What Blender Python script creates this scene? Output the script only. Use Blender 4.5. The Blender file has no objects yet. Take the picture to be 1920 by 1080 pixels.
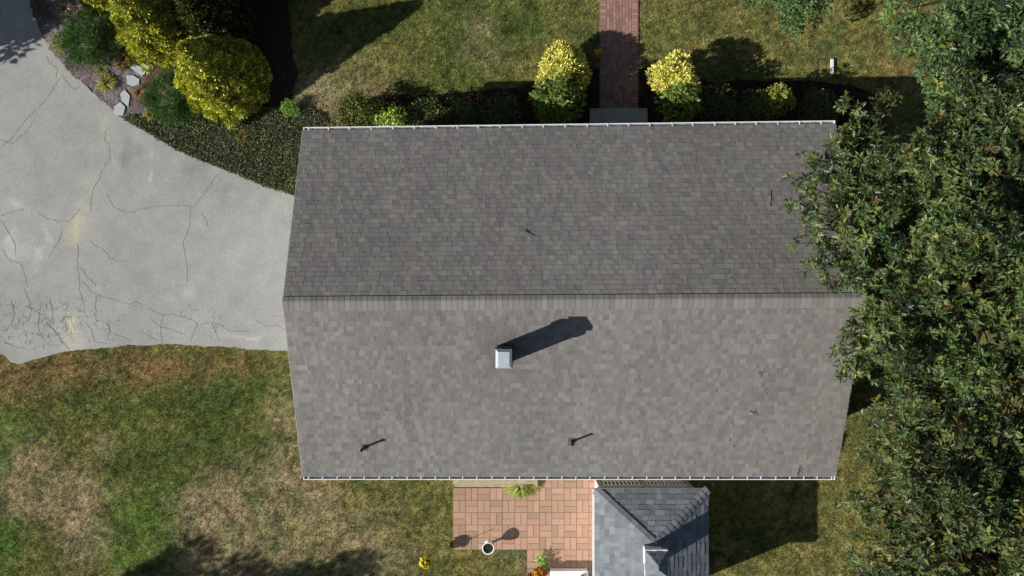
import bpy, math, random
import numpy as np
from mathutils import Vector

# ---------------------------------------------------------------- camera, light
scn = bpy.context.scene
COL = scn.collection
HC = 26.2                      # height of the camera above the lawn, metres
FP = 1509.0                    # focal length in pixels of a 1920 px wide frame
cam_d = bpy.data.cameras.new("camera")
cam_d.sensor_width = 36.0
cam_d.lens = FP / 1920.0 * 36.0
cam_d.clip_start = 0.1
cam_d.clip_end = 6000
cam = bpy.data.objects.new("camera", cam_d)
cam.location = (0, 0, HC)
cam.rotation_euler = (0, 0, 0)
COL.objects.link(cam)
scn.camera = cam

SUNV = Vector((-0.803, -0.330, 0.496)).normalized()
world = bpy.data.worlds.new("World")
scn.world = world
world.use_nodes = True
wn = world.node_tree
sky = wn.nodes.new("ShaderNodeTexSky")
sky.sky_type = 'NISHITA'
sky.sun_disc = False
sky.sun_elevation = math.asin(SUNV.z)
sky.sun_rotation = math.atan2(SUNV.x, SUNV.y)
wn.links.new(sky.outputs[0], wn.nodes["Background"].inputs[0])
wn.nodes["Background"].inputs[1].default_value = 0.05
sd = bpy.data.lights.new("sun", 'SUN')
sd.energy = 4.6
sd.angle = math.radians(0.5)
sd.color = (1.0, 0.965, 0.91)
sun = bpy.data.objects.new("sun", sd)
sun.rotation_euler = SUNV.to_track_quat('Z', 'Y').to_euler()
COL.objects.link(sun)
scn.view_settings.view_transform = 'Standard'
scn.view_settings.look = 'None'
scn.view_settings.gamma = 1.0
scn.view_settings.exposure = 0.35

rng = np.random.default_rng(7)
random.seed(7)

# ---------------------------------------------------------------- helpers
def P(px, py, z=0.0):
    s = (HC - z) / FP
    return ((px - 960) * s, (540 - py) * s, z)
def P2(px, py, z=0.0):
    return P(px, py, z)[:2]
def lin(c):
    c = np.asarray(c, float) / 255.0
    return np.where(c <= 0.04045, c / 12.92, ((c + 0.055) / 1.055) ** 2.4)
KS = 1.12
def alb(r, g, b, k=1.0):
    """surface colour for a sunlit horizontal surface that looks like this sRGB value"""
    return lin((r, g, b)) / KS * k

def vnoise(x, y, s, seed=0):
    x = np.asarray(x) / s + 1000.0; y = np.asarray(y) / s + 1000.0
    xi = np.floor(x).astype(np.int64); yi = np.floor(y).astype(np.int64)
    fx = x - xi; fy = y - yi
    fx = fx * fx * (3 - 2 * fx); fy = fy * fy * (3 - 2 * fy)
    def h(a, b):
        n = (a * 374761393 + b * 668265263 + seed * 1442695041) & 0x7fffffff
        n = ((n ^ (n >> 13)) * 1274126177) & 0x7fffffff
        return ((n ^ (n >> 16)) & 0xffff) / 65535.0
    return (h(xi, yi) * (1 - fx) + h(xi + 1, yi) * fx) * (1 - fy) + (h(xi, yi + 1) * (1 - fx) + h(xi + 1, yi + 1) * fx) * fy
def fbm(x, y, s, seed=0, o=4):
    v = 0; a = 1; t = 0
    for i in range(o):
        v = v + a * vnoise(x, y, s / 2 ** i, seed + i * 17); t += a; a *= 0.55
    return v / t

def tag(o, label=None, cat=None, group=None, kind=None):
    if label: o['label'] = label
    if cat: o['category'] = cat
    if group: o['group'] = group
    if kind: o['kind'] = kind
    return o
def empty(name, loc, label, cat, group=None):
    o = bpy.data.objects.new(name, None)
    COL.objects.link(o)
    o.location = loc
    o.empty_display_size = 0.2
    return tag(o, label, cat, group)
def origin_of(parent):
    v = Vector((0, 0, 0))
    while parent is not None:
        v += parent.location
        parent = parent.parent
    return v
def link_mesh(name, me, mat, parent=None, loc=None):
    """vertices of me are in world space; the object origin goes to its parent or to loc"""
    o = bpy.data.objects.new(name, me)
    COL.objects.link(o)
    if mat is not None: me.materials.append(mat)
    off = origin_of(parent) if parent is not None else Vector(loc if loc is not None else (0, 0, 0))
    if off.length > 0:
        co = np.empty(len(me.vertices) * 3, np.float32)
        me.vertices.foreach_get('co', co)
        co = co.reshape(-1, 3) - np.array(off, np.float32)
        me.vertices.foreach_set('co', co.ravel())
    if parent is not None: o.parent = parent
    elif loc is not None: o.location = loc
    return o
def set_col(me, cols):
    a = me.attributes.new("Col", 'FLOAT_COLOR', 'POINT')
    c = np.ones((len(me.vertices), 4), np.float32)
    c[:, :3] = cols
    a.data.foreach_set('color', c.ravel())
def smooth(o):
    o.data.polygons.foreach_set('use_smooth', [True] * len(o.data.polygons))
    return o

class MB:
    """collects polygons (with a colour per polygon) for one mesh object"""
    def __init__(s): s.v = []; s.f = []; s.c = []
    def poly(s, pts, col=(1, 1, 1)):
        n = len(s.v); s.v += [tuple(p) for p in pts]; s.c += [tuple(col)] * len(pts)
        s.f.append(tuple(range(n, n + len(pts))))
    def box(s, x0, x1, y0, y1, z0, z1, col=(1, 1, 1)):
        n = len(s.v)
        s.v += [(x0, y0, z0), (x1, y0, z0), (x1, y1, z0), (x0, y1, z0), (x0, y0, z1), (x1, y0, z1), (x1, y1, z1), (x0, y1, z1)]
        s.c += [tuple(col)] * 8
        for f in ((3, 2, 1, 0), (4, 5, 6, 7), (0, 1, 5, 4), (1, 2, 6, 5), (2, 3, 7, 6), (3, 0, 4, 7)):
            s.f.append(tuple(n + i for i in f))
    def tube(s, pts, rad, n=6, col=(1, 1, 1), cap=True):
        pts = [Vector(p) for p in pts]
        if not hasattr(rad, '__len__'): rad = [rad] * len(pts)
        base = len(s.v); up = Vector((0, 0, 1))
        for i, p in enumerate(pts):
            d = (pts[min(i + 1, len(pts) - 1)] - pts[max(i - 1, 0)]).normalized()
            a = d.cross(up if abs(d.z) < 0.95 else Vector((1, 0, 0))).normalized(); b = d.cross(a)
            for k in range(n):
                t = 2 * math.pi * k / n
                s.v.append(tuple(p + (a * math.cos(t) + b * math.sin(t)) * rad[i])); s.c.append(tuple(col))
        for i in range(len(pts) - 1):
            for k in range(n):
                s.f.append((base + i * n + k, base + i * n + (k + 1) % n, base + (i + 1) * n + (k + 1) % n, base + (i + 1) * n + k))
        if cap:
            s.f.append(tuple(base + k for k in range(n)))
            s.f.append(tuple(base + (len(pts) - 1) * n + k for k in reversed(range(n))))
    def lathe(s, cx, cy, prof, n=24, col=(1, 1, 1)):
        base = len(s.v)
        for r, z in prof:
            for k in range(n):
                t = 2 * math.pi * k / n
                s.v.append((cx + r * math.cos(t), cy + r * math.sin(t), z)); s.c.append(tuple(col))
        for i in range(len(prof) - 1):
            for k in range(n):
                s.f.append((base + i * n + k, base + i * n + (k + 1) % n, base + (i + 1) * n + (k + 1) % n, base + (i + 1) * n + k))
        s.f.append(tuple(base + (len(prof) - 1) * n + k for k in range(n)))
    def build(s, name, mat, parent=None, loc=None, warp=None):
        me = bpy.data.meshes.new(name)
        v = s.v if warp is None else [warp(p) for p in s.v]
        me.from_pydata(v, [], s.f)
        set_col(me, np.array(s.c, np.float32).reshape(-1, 3))
        return link_mesh(name, me, mat, parent, loc)

# ---------------------------------------------------------------- materials
def material(name, col=None, rough=0.8, spec=0.3, noise=None, amp=0.0, bump=0.0, bscale=40.0, metal=0.0, trans=0.0, tint=None, noise2=None, amp2=0.0):
    """col None: uses the mesh colour attribute (the thing's own colour). noise varies it."""
    m = bpy.data.materials.new(name); m.use_nodes = True
    nt = m.node_tree; N = nt.nodes; L = nt.links
    b = N["Principled BSDF"]
    b.inputs['Roughness'].default_value = rough
    b.inputs['Specular IOR Level'].default_value = spec
    b.inputs['Metallic'].default_value = metal
    tc = N.new("ShaderNodeTexCoord")
    if col is None:
        a = N.new("ShaderNodeAttribute"); a.attribute_name = "Col"; out = a.outputs['Color']
    else:
        a = N.new("ShaderNodeRGB"); a.outputs[0].default_value = (*col, 1); out = a.outputs[0]
    for sc_, am in ((noise, amp), (noise2, amp2)):
        if sc_:
            n = N.new("ShaderNodeTexNoise"); n.inputs['Scale'].default_value = sc_; n.inputs['Detail'].default_value = 5
            n.inputs['Roughness'].default_value = 0.65
            L.new(tc.outputs['Object'], n.inputs['Vector'])
            mr = N.new("ShaderNodeMapRange"); mr.inputs['From Min'].default_value = 0.3; mr.inputs['From Max'].default_value = 0.7
            mr.inputs['To Min'].default_value = 1 - am; mr.inputs['To Max'].default_value = 1 + am
            L.new(n.outputs['Fac'], mr.inputs['Value'])
            vm = N.new("ShaderNodeVectorMath"); vm.operation = 'SCALE'
            L.new(out, vm.inputs[0]); L.new(mr.outputs[0], vm.inputs['Scale']); out = vm.outputs[0]
    L.new(out, b.inputs['Base Color'])
    if bump:
        n = N.new("ShaderNodeTexNoise"); n.inputs['Scale'].default_value = bscale; n.inputs['Detail'].default_value = 4
        L.new(tc.outputs['Object'], n.inputs['Vector'])
        bp = N.new("ShaderNodeBump"); bp.inputs['Strength'].default_value = 1.0; bp.inputs['Distance'].default_value = bump
        L.new(n.outputs['Fac'], bp.inputs['Height']); L.new(bp.outputs[0], b.inputs['Normal'])
    if trans:
        t = N.new("ShaderNodeBsdfTranslucent"); L.new(out, t.inputs['Color'])
        mx = N.new("ShaderNodeMixShader"); mx.inputs[0].default_value = trans
        L.new(b.outputs[0], mx.inputs[1]); L.new(t.outputs[0], mx.inputs[2])
        L.new(mx.outputs[0], N["Material Output"].inputs['Surface'])
    return m

M = dict(
    lawn=material("lawn_soil", None, 0.95, 0.1, noise=14, amp=0.30, bump=0.02, bscale=30, noise2=60, amp2=0.25),
    blade=material("grass_blade", None, 0.7, 0.2, trans=0.25),
    asphalt=material("weathered_asphalt", None, 0.85, 0.25, noise=1.6, amp=0.05, bump=0.008, bscale=28, noise2=26, amp2=0.2),
    crack=material("asphalt_crack", (0.20, 0.195, 0.185), 0.95, 0.1),
    mulch=material("mulch", None, 0.95, 0.1, noise=22, amp=0.35, bump=0.02, bscale=25, noise2=70, amp2=0.3),
    shingle=material("asphalt_shingle", None, 0.9, 0.25, noise=9, amp=0.06, bump=0.0015, bscale=220, noise2=55, amp2=0.09),
    white=material("white_painted_metal", (0.80, 0.80, 0.80), 0.4, 0.4, noise=3, amp=0.05),
    gutter_in=material("mottled_grey", (0.27, 0.27, 0.28), 0.7, 0.3, noise=8, amp=0.4),  # mottled grey, used inside the gutters and for the screen
    wood=material("painted_wood", (0.72, 0.72, 0.72), 0.6, 0.3, noise=5, amp=0.08),
    grey_wood=material("weathered_grey_wood", (0.30, 0.295, 0.29), 0.8, 0.2, noise=12, amp=0.2),
    siding=material("siding", (0.55, 0.53, 0.48), 0.7, 0.3, noise=2, amp=0.05),
    brick=material("brick", None, 0.9, 0.2, noise=25, amp=0.15, bump=0.002, bscale=80),
    joint=material("joint_sand", (0.20, 0.125, 0.095), 0.95, 0.1, noise=20, amp=0.3),
    metal=material("galvanised_sheet", (0.72, 0.78, 0.84), 0.42, 0.5, noise=6, amp=0.08, metal=0.55),
    black=material("black_rubber", (0.018, 0.018, 0.018), 0.6, 0.3),
    lead=material("vent_flashing", (0.09, 0.09, 0.09), 0.7, 0.3),
    iron=material("wrought_iron", (0.03, 0.03, 0.03), 0.5, 0.4),
    concrete=material("concrete", (0.38, 0.37, 0.33), 0.9, 0.2, noise=4, amp=0.12, bump=0.002, bscale=70, noise2=30, amp2=0.08),
    tan_concrete=material("tan_concrete", (0.40, 0.34, 0.22), 0.9, 0.2, noise=6, amp=0.2, noise2=40, amp2=0.1),
    slate=material("blue_slate", (0.40, 0.43, 0.46), 0.8, 0.3, noise=7, amp=0.12, bump=0.003, bscale=20),
    bark=material("bark", (0.10, 0.075, 0.055), 0.95, 0.1, noise=14, amp=0.4, bump=0.01, bscale=20),
    oak=material("oak_leaf", None, 0.46, 0.65, trans=0.18),
    leaf=material("leaf", None, 0.5, 0.4, trans=0.25),
    scale=material("conifer_scale", None, 0.65, 0.3, trans=0.08),
    needle=material("pine_needle", None, 0.6, 0.3, trans=0.1),
    petal=material("petal", None, 0.6, 0.2, trans=0.25),
    plastic=material("white_plastic", (0.82, 0.84, 0.84), 0.45, 0.4),
    soil=material("potting_soil", (0.03, 0.025, 0.02), 0.95, 0.1, noise=30, amp=0.4),
    terracotta=material("terracotta", (0.45, 0.16, 0.08), 0.8, 0.2, noise=10, amp=0.1),
    greygreen=material("glazed_grey_green", (0.14, 0.19, 0.17), 0.5, 0.4),
)

# ---------------------------------------------------------------- sheets of ground
def inside(px, py, poly):
    poly = np.asarray(poly); r = np.zeros(len(px), bool); j = len(poly) - 1
    for i in range(len(poly)):
        xi, yi = poly[i]; xj, yj = poly[j]
        c = ((yi > py) != (yj > py)) & (px < (xj - xi) * (py - yi) / (yj - yi + 1e-12) + xi)
        r ^= c; j = i
    return r
def nearest_on(poly, x, y):
    poly = np.asarray(poly); best = np.full(len(x), 1e9); bx = x.copy(); by = y.copy()
    for i in range(len(poly)):
        a = poly[i]; b = poly[(i + 1) % len(poly)]; d = b - a; l = (d ** 2).sum()
        if l < 1e-12: continue
        t = np.clip(((x - a[0]) * d[0] + (y - a[1]) * d[1]) / l, 0, 1)
        qx = a[0] + t * d[0]; qy = a[1] + t * d[1]; dd = (qx - x) ** 2 + (qy - y) ** 2
        m = dd < best; best[m] = dd[m]; bx[m] = qx[m]; by[m] = qy[m]
    return bx, by, np.sqrt(best)
def ragged(poly, amp, step=0.12, seed=1, skip=()):
    """subdivide a world polygon and roughen its outline"""
    out = []; n = len(poly); r = np.random.default_rng(seed)
    for i in range(n):
        a = np.array(poly[i], float); b = np.array(poly[(i + 1) % n], float)
        k = max(1, int(np.linalg.norm(b - a) / step)); d = (b - a) / (np.linalg.norm(b - a) + 1e-9); nn = np.array((-d[1], d[0]))
        for q in range(k):
            p = a + (b - a) * q / k
            if i not in skip and q > 0:
                p = p + nn * ((vnoise(p[0], p[1], 0.5, seed) - 0.5) * 2 * amp + r.normal() * amp * 0.25)
            out.append(tuple(p))
    return out
def sheet(name, poly, z, sp, colf, mat, relief=None, label=None):
    poly = np.array(poly, float)
    x0, y0 = poly.min(0); x1, y1 = poly.max(0)
    nx = int((x1 - x0) / sp) + 2; ny = int((y1 - y0) / sp) + 2
    gx = x0 + np.arange(nx) * sp; gy = y0 + np.arange(ny) * sp
    X, Y = np.meshgrid(gx, gy)
    cx = (X[:-1, :-1] + sp / 2).ravel(); cy = (Y[:-1, :-1] + sp / 2).ravel()
    keep = inside(cx, cy, poly)
    ci = np.nonzero(keep)[0]; r = ci // (nx - 1); c = ci % (nx - 1)
    q = np.stack([r * nx + c, r * nx + c + 1, (r + 1) * nx + c + 1, (r + 1) * nx + c], 1)
    cnt = np.bincount(q.ravel(), minlength=nx * ny)
    used = np.nonzero(cnt)[0]; edge = (cnt > 0) & (cnt < 4)
    xs = X.ravel().copy(); ys = Y.ravel().copy()
    ei = np.nonzero(edge)[0]
    bx, by, dd = nearest_on(poly, xs[ei], ys[ei])
    xs[ei] = bx; ys[ei] = by
    remap = np.full(nx * ny, -1); remap[used] = np.arange(len(used))
    xs = xs[used]; ys = ys[used]; q = remap[q]
    zs = np.full(len(xs), z) if relief is None else z + relief(xs, ys)
    co = np.stack([xs, ys, zs], 1).astype(np.float32)
    me = quad_mesh(name, co, q)
    set_col(me, colf(xs, ys))
    o = link_mesh(name, me, mat)
    o['kind'] = 'structure'
    return o
def quad_mesh(name, co, q):
    me = bpy.data.meshes.new(name)
    me.vertices.add(len(co)); me.vertices.foreach_set('co', co.astype(np.float32).ravel())
    k = q.shape[1]
    me.loops.add(len(q) * k); me.polygons.add(len(q))
    me.loops.foreach_set('vertex_index', q.astype(np.int32).ravel())
    me.polygons.foreach_set('loop_start', np.arange(len(q), dtype=np.int32) * k)
    me.update(calc_edges=True); me.validate()
    return me

# lawn colour: patches of green, dry and bare grass where the place has them
BR = (108, 90, 56); GR = (76, 86, 38); TN = (127, 115, 87); BG = (74, 98, 34); OL = (98, 97, 50); GO = (102, 98, 54); SA = (140, 127, 98)
PATCH = [  # px, py, rx, ry, colour, weight
    (60, 700, 130, 42, BR, 1.3), (210, 688, 150, 32, BR, 1.4), (400, 672, 150, 16, BR, 1.2), (20, 720, 60, 40, BR, 1), (300, 705, 60, 35, BR, 1.0),
    (15, 800, 60, 55, BG, 1.1), (160, 760, 110, 40, GR, 1.2), (330, 740, 60, 40, GR, 1.1), (360, 800, 90, 60, GR, 1), (450, 740, 90, 60, GR, 0.9),
    (240, 830, 70, 60, GR, 1.0), (300, 890, 110, 50, GR, 1.2), (265, 985, 52, 55, BG, 1.9), (270, 1030, 40, 40, BG, 1.5), (430, 850, 80, 50, GR, 1.0), (420, 780, 60, 60, GR, .8),
    (120, 1045, 40, 30, GR, 1.1), (12, 995, 26, 45, BG, 1.5), (5, 1060, 20, 40, BG, 1.4), (40, 1030, 60, 40, OL, .8),
    (60, 880, 36, 60, TN, 1.3), (75, 940, 60, 50, TN, 1.4), (150, 940, 50, 40, TN, 1.2), (175, 990, 48, 45, TN, 1.6), (190, 850, 30, 30, TN, .8), (210, 800, 50, 30, OL, 1),
    (390, 950, 45, 45, TN, 1.4), (410, 1010, 70, 45, TN, 1.5), (312, 946, 15, 15, SA, 2.2), (470, 950, 60, 60, TN, 1.0), (540, 820, 34, 90, TN, 1.3), (525, 700, 40, 50, OL, 1.0),
    (560, 900, 80, 40, TN, .9), (640, 960, 90, 60, TN, .8), (620, 920, 120, 25, OL, 1.0), (740, 930, 70, 50, OL, 1.0), (800, 990, 50, 50, OL, .9), (700, 1030, 90, 40, TN, .8), (480, 1050, 120, 30, TN, .8),
    (900, 1060, 90, 30, OL, 1.0), (980, 1040, 40, 30, TN, .9), (350, 1060, 90, 30, TN, .9),
    (640, 170, 60, 40, TN, 1.3), (600, 205, 40, 25, SA, 1.4), (720, 130, 70, 50, OL, .9), (700, 60, 60, 40, GR, .6), (830, 90, 100, 80, GR, .9), (890, 75, 26, 40, TN, .9), (905, 125, 26, 20, TN, 1.0), (800, 170, 80, 25, GR, 1.0),
    (960, 60, 60, 60, GR, .8), (1040, 60, 60, 60, OL, .8), (1115, 40, 8, 90, TN, .9), (1060, 100, 90, 30, OL, .9), (930, 20, 80, 40, GR, .9),
    (1208, 50, 8, 90, TN, .9), (1260, 50, 60, 50, OL, 1.0), (1350, 60, 60, 60, GO, .7), (1450, 90, 70, 50, GO, 1.0), (1560, 90, 90, 50, GO, 1.2), (1620, 40, 60, 60, GO, 1.0), (1680, 60, 40, 60, BR, .6), (1700, 145, 60, 20, BR, 1.2),
    (1560, 960, 50, 90, GO, 1.1), (1560, 1040, 70, 40, GO, 1.1), (1600, 860, 40, 50, OL, 1.0), (1440, 1050, 60, 30, OL, 1.0), (1650, 900, 90, 90, GO, .8),
]
PW = np.array([(*P2(p[0], p[1]), p[2] / 57.6, p[3] / 57.6, p[5]) for p in PATCH])
LK = 1.9
PC = np.array([alb(*p[4], LK) for p in PATCH])
BASE = alb(*OL, LK)
def lawn_col(x, y):
    x = np.asarray(x, float); y = np.asarray(y, float)
    wx = x + (fbm(x, y, 1.3, 5) - .5) * 1.8 + (fbm(x, y, .3, 6) - .5) * .5; wy = y + (fbm(x, y, 1.3, 9) - .5) * 1.8 + (fbm(x, y, .3, 10) - .5) * .5
    acc = np.zeros((len(x), 3)) + BASE * 0.25; ws = np.full(len(x), 0.25)
    for i_, ((cx, cy, rx, ry, w), c) in enumerate(zip(PW, PC)):
        g = w * (.25 + 1.5 * vnoise(x, y, .42 + .1 * (i_ % 4), 200 + i_ % 23)) * np.exp(-(((wx - cx) / rx) ** 2 + ((wy - cy) / ry) ** 2) * 1.15)
        acc += g[:, None] * c; ws += g
    c = acc / ws[:, None]
    d = fbm(x, y, 0.7, 31)             # dry thatch and green clumps inside a patch
    e = fbm(x, y, 0.16, 47, 3)
    c = c * (1 + (d[:, None] - .5) * np.array((1.1, 0.6, 0.8))) * (0.30 + 1.4 * e[:, None])
    l_ = c @ np.array((.3, .6, .1)); c = c * .9 + l_[:, None] * np.array((.105, .10, .085))
    return np.clip(c, 0.004, 0.9)

# ground: one sheet to the horizon, finely divided where the photograph looks
def spread(a, b, sp, far):
    core = list(np.arange(a, b, sp)); up = []; v = b; s = sp
    while v < far: up.append(v); s *= 1.5; v += s
    up.append(far); dn = []; v = a - sp; s = sp
    while v > -far: dn.append(v); s *= 1.5; v -= s
    dn.append(-far)
    return np.array(dn[::-1] + core + up)
gx = spread(-19, 19, 0.07, 2000); gy = spread(-12, 12, 0.07, 2000)
X, Y = np.meshgrid(gx, gy); nx = len(gx); ny = len(gy)
r, c = np.meshgrid(np.arange(ny - 1), np.arange(nx - 1), indexing='ij'); r = r.ravel(); c = c.ravel()
q = np.stack([r * nx + c, r * nx + c + 1, (r + 1) * nx + c + 1, (r + 1) * nx + c], 1)
xs = X.ravel(); ys = Y.ravel()
zz = np.where((abs(xs) < 19) & (abs(ys) < 12), (fbm(xs, ys, .5, 3) - 1.0) * 0.025, -0.02)
me = quad_mesh("ground", np.stack([xs, ys, zz], 1), q)
core_ = ((abs(xs) < 19.2) & (abs(ys) < 12.2))[:, None]
set_col(me, np.where(core_, lawn_col(xs, ys) * .72 * rng.uniform(.5, 1.5, (len(xs), 1)), BASE[None] * .75))
tag(link_mesh("ground", me, M['lawn']), kind='structure')

# ---- polygons of paved and planted areas (world metres)
DRV_EDGE = [(-500, -300), (40, -120), (62, 20), (78, 66), (110, 110), (160, 160), (205, 200), (236, 224), (285, 254), (330, 280), (385, 304), (440, 325), (500, 350), (560, 367)]
DRV_LOW = [(640, 660), (560, 660), (500, 655), (440, 650), (370, 647), (300, 644), (240, 646), (190, 652), (140, 657), (100, 664), (60, 675), (40, 682), (22, 680), (10, 668), (-5, 655), (-40, 640), (-500, 640)]
drive_poly = ragged([P2(*p) for p in DRV_EDGE + [(640, 400)] + DRV_LOW], 0.05, 0.1, 3, skip=(0, 13, 14, 30))
bed_poly = [P2(*p) for p in [(40, -120), (62, 20), (78, 66), (110, 110), (160, 160), (205, 200), (236, 224), (300, 240), (500, 215), (548, 190), (556, 150), (545, 80), (540, -20), (520, -120)]]
cover_poly = [P2(*p) for p in [(234, 220), (285, 252), (330, 278), (385, 302), (440, 323), (500, 348), (562, 366), (600, 300), (622, 245), (600, 215), (560, 200), (500, 205), (430, 216), (350, 226), (280, 222)]]
front_bed = [P2(*p) for p in [(640, 190), (720, 178), (800, 176), (880, 172), (960, 165), (1010, 150), (1050, 140), (1110, 125), (1124, 130), (1124, 300), (650, 300)]]
front_bed2 = [P2(*p) for p in [(1197, 300), (1197, 130), (1215, 125), (1260, 130), (1300, 140), (1330, 155), (1420, 150), (1500, 150), (1600, 160), (1640, 180), (1640, 300)]]

# ---- driveway
cracks_px = []
CR = [
    [(0, 275), (20, 262), (40, 235), (65, 208), (85, 190), (104, 160), (116, 140)], [(0, 262), (22, 270), (48, 250), (62, 232)],
    [(104, 148), (108, 128), (95, 118), (86, 104)], [(116, 140), (128, 158), (142, 168), (150, 162)],
    [(205, 272), (206, 298), (195, 314), (186, 335), (175, 352), (171, 372), (170, 398)], [(200, 240), (197, 262), (205, 272)],
    [(200, 361), (210, 384), (220, 392), (241, 399)], [(241, 399), (262, 393), (290, 387), (320, 386), (366, 387), (376, 372), (390, 355), (402, 335), (410, 325)],
    [(270, 380), (282, 381)], [(358, 390), (356, 415), (350, 440), (343, 457), (348, 480), (351, 505), (352, 530)], [(375, 398), (385, 412), (391, 424)],
    [(0, 405), (20, 398), (45, 393)], [(72, 399), (90, 410), (110, 415), (130, 415), (145, 400), (152, 388)], [(112, 425), (118, 432), (112, 450), (98, 470), (92, 485)],
    [(168, 451), (180, 461), (198, 470), (205, 483), (222, 490), (242, 490)], [(146, 453), (147, 480), (145, 500), (149, 520), (150, 545), (158, 570), (160, 590), (165, 595)],
    [(5, 465), (15, 485), (40, 495), (48, 520), (52, 540)], [(45, 540), (55, 565), (60, 580), (55, 600), (40, 610)],
    [(0, 412), (12, 430), (28, 455), (30, 480)], [(152, 525), (165, 540), (180, 552), (205, 560), (212, 557)], [(205, 560), (240, 570), (258, 565), (268, 575)],
    [(180, 552), (180, 600), (200, 605), (207, 620), (200, 640)], [(160, 600), (172, 620), (178, 640), (200, 645)], [(205, 602), (205, 630)], [(186, 618), (206, 618)],
    [(275, 575), (290, 583), (306, 591), (325, 588), (345, 595), (360, 600), (371, 607), (362, 625), (358, 640)], [(371, 607), (395, 605), (415, 610), (430, 620), (470, 622)],
    [(306, 591), (302, 610), (303, 630), (305, 645)], [(280, 595), (300, 612), (330, 620), (348, 628)], [(395, 605), (405, 620), (410, 640)],
    [(480, 600), (500, 612), (520, 610), (535, 618)], [(95, 560), (100, 590), (92, 610), (108, 625), (118, 640), (130, 655)], [(120, 650), (108, 630), (98, 615), (85, 605)],
    [(150, 500), (165, 520), (180, 535)], [(300, 545), (290, 555), (278, 562)], [(260, 620), (280, 630), (296, 640)], [(212, 622), (230, 632), (250, 640)], [(20, 560), (28, 590), (20, 610), (10, 625)],
    [(0, 640), (25, 648), (50, 655), (75, 650)], [(60, 575), (75, 590), (72, 615), (80, 635)],
]
crk = MB(); rr = random.Random(4)
def ribbon(pts, w):
    fine = []
    for a, b in zip(pts[:-1], pts[1:]):
        n = max(2, int(math.dist(a, b) / 0.045))
        for k in range(n):
            t = k / n; fine.append((a[0] + (b[0] - a[0]) * t + rr.gauss(0, .016), a[1] + (b[1] - a[1]) * t + rr.gauss(0, .016)))
    fine.append(pts[-1])
    for i in range(len(fine) - 1):
        (ax, ay), (bx, by) = fine[i], fine[i + 1]; d = math.hypot(bx - ax, by - ay) + 1e-6
        e = min(i, len(fine) - 1 - i) / 4.0; ww = w * min(1, .35 + e) * rr.uniform(.5, 1.3)
        nx_, ny_ = -(by - ay) / d * ww, (bx - ax) / d * ww
        crk.poly([(ax - nx_, ay - ny_, .016), (bx - nx_, by - ny_, .016), (bx + nx_, by + ny_, .016), (ax + nx_, ay + ny_, .016)])
for l in CR:
    ribbon([P2(*p) for p in l], 0.0065)
# fine alligator cracking towards the broken lower edge
for i in range(230):
    if i < 190: a = [rr.uniform(0, 150), rr.uniform(560, 655)]
    elif i < 240: a = [rr.uniform(150, 420), rr.uniform(575, 645)]
    else: a = [rr.uniform(0, 200), rr.uniform(440, 600)]
    pts = [tuple(a)]; ang = rr.uniform(0, 6.28)
    for k in range(rr.randint(2, 4)):
        ang += rr.choice((-1, 1)) * rr.uniform(.3, 1.3); L_ = rr.uniform(3, 7); a = [a[0] + math.cos(ang) * L_, a[1] + math.sin(ang) * L_]; pts.append(tuple(a))
    if all(p[1] < 656 for p in pts): ribbon([P2(*p) for p in pts], 0.0035)
A0 = alb(161, 161, 157); A1 = alb(178, 176, 160); A2 = alb(196, 190, 160); A3 = alb(140, 137, 134); A4 = alb(190, 192, 190)
SPOT = [(150, 430, 20, 26, A2, .9), (165, 440, 14, 14, A1, .7), (160, 395, 14, 20, A1, .6), (130, 620, 14, 28, A2, .9), (140, 650, 18, 14, A1, .7), (25, 450, 9, 24, A4, .7), (75, 480, 8, 22, A4, .7), (40, 470, 30, 10, A4, .35),
        (283, 333, 4, 10, A4, .9), (278, 282, 5, 9, A4, .7), (235, 290, 12, 40, A3, .8), (250, 275, 18, 12, A3, .5), (370, 320, 20, 24, A3, .6), (430, 352, 30, 12, A3, .6), (205, 240, 12, 30, A1, .8), (172, 340, 10, 40, A1, .5),
        (30, 380, 7, 10, A4, .5), (85, 435, 8, 12, A4, .5), (225, 575, 16, 8, A1, .6), (360, 545, 14, 10, A4, .4), (460, 628, 40, 5, A4, .6), (115, 150, 30, 20, A1, .5), (180, 540, 8, 6, A4, .6), (230, 470, 40, 30, A3, .2)]
def drive_col(x, y):
    px = x * 57.6 + 960; py = 540 - y * 57.6
    px = px + (fbm(x, y, .5, 71) - .5) * 45; py = py + (fbm(x, y, .5, 72) - .5) * 45
    c = np.zeros((len(x), 3)) + A0
    for sx, sy, rx, ry, cc, w in SPOT:
        g = w * np.exp(-(((px - sx) / rx) ** 2 + ((py - sy) / ry) ** 2))
        c = c * (1 - g[:, None]) + cc * g[:, None]
    n1 = fbm(x, y, 1.7, 11); n2 = fbm(x, y, .35, 12)
    return c * (0.76 + .28 * n1[:, None] + 0.22 * n2[:, None])
drv = sheet("driveway", drive_poly, 0.012, 0.06, drive_col, M['asphalt'])
link = crk.build("asphalt_cracks", M['crack'], drv)

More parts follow.
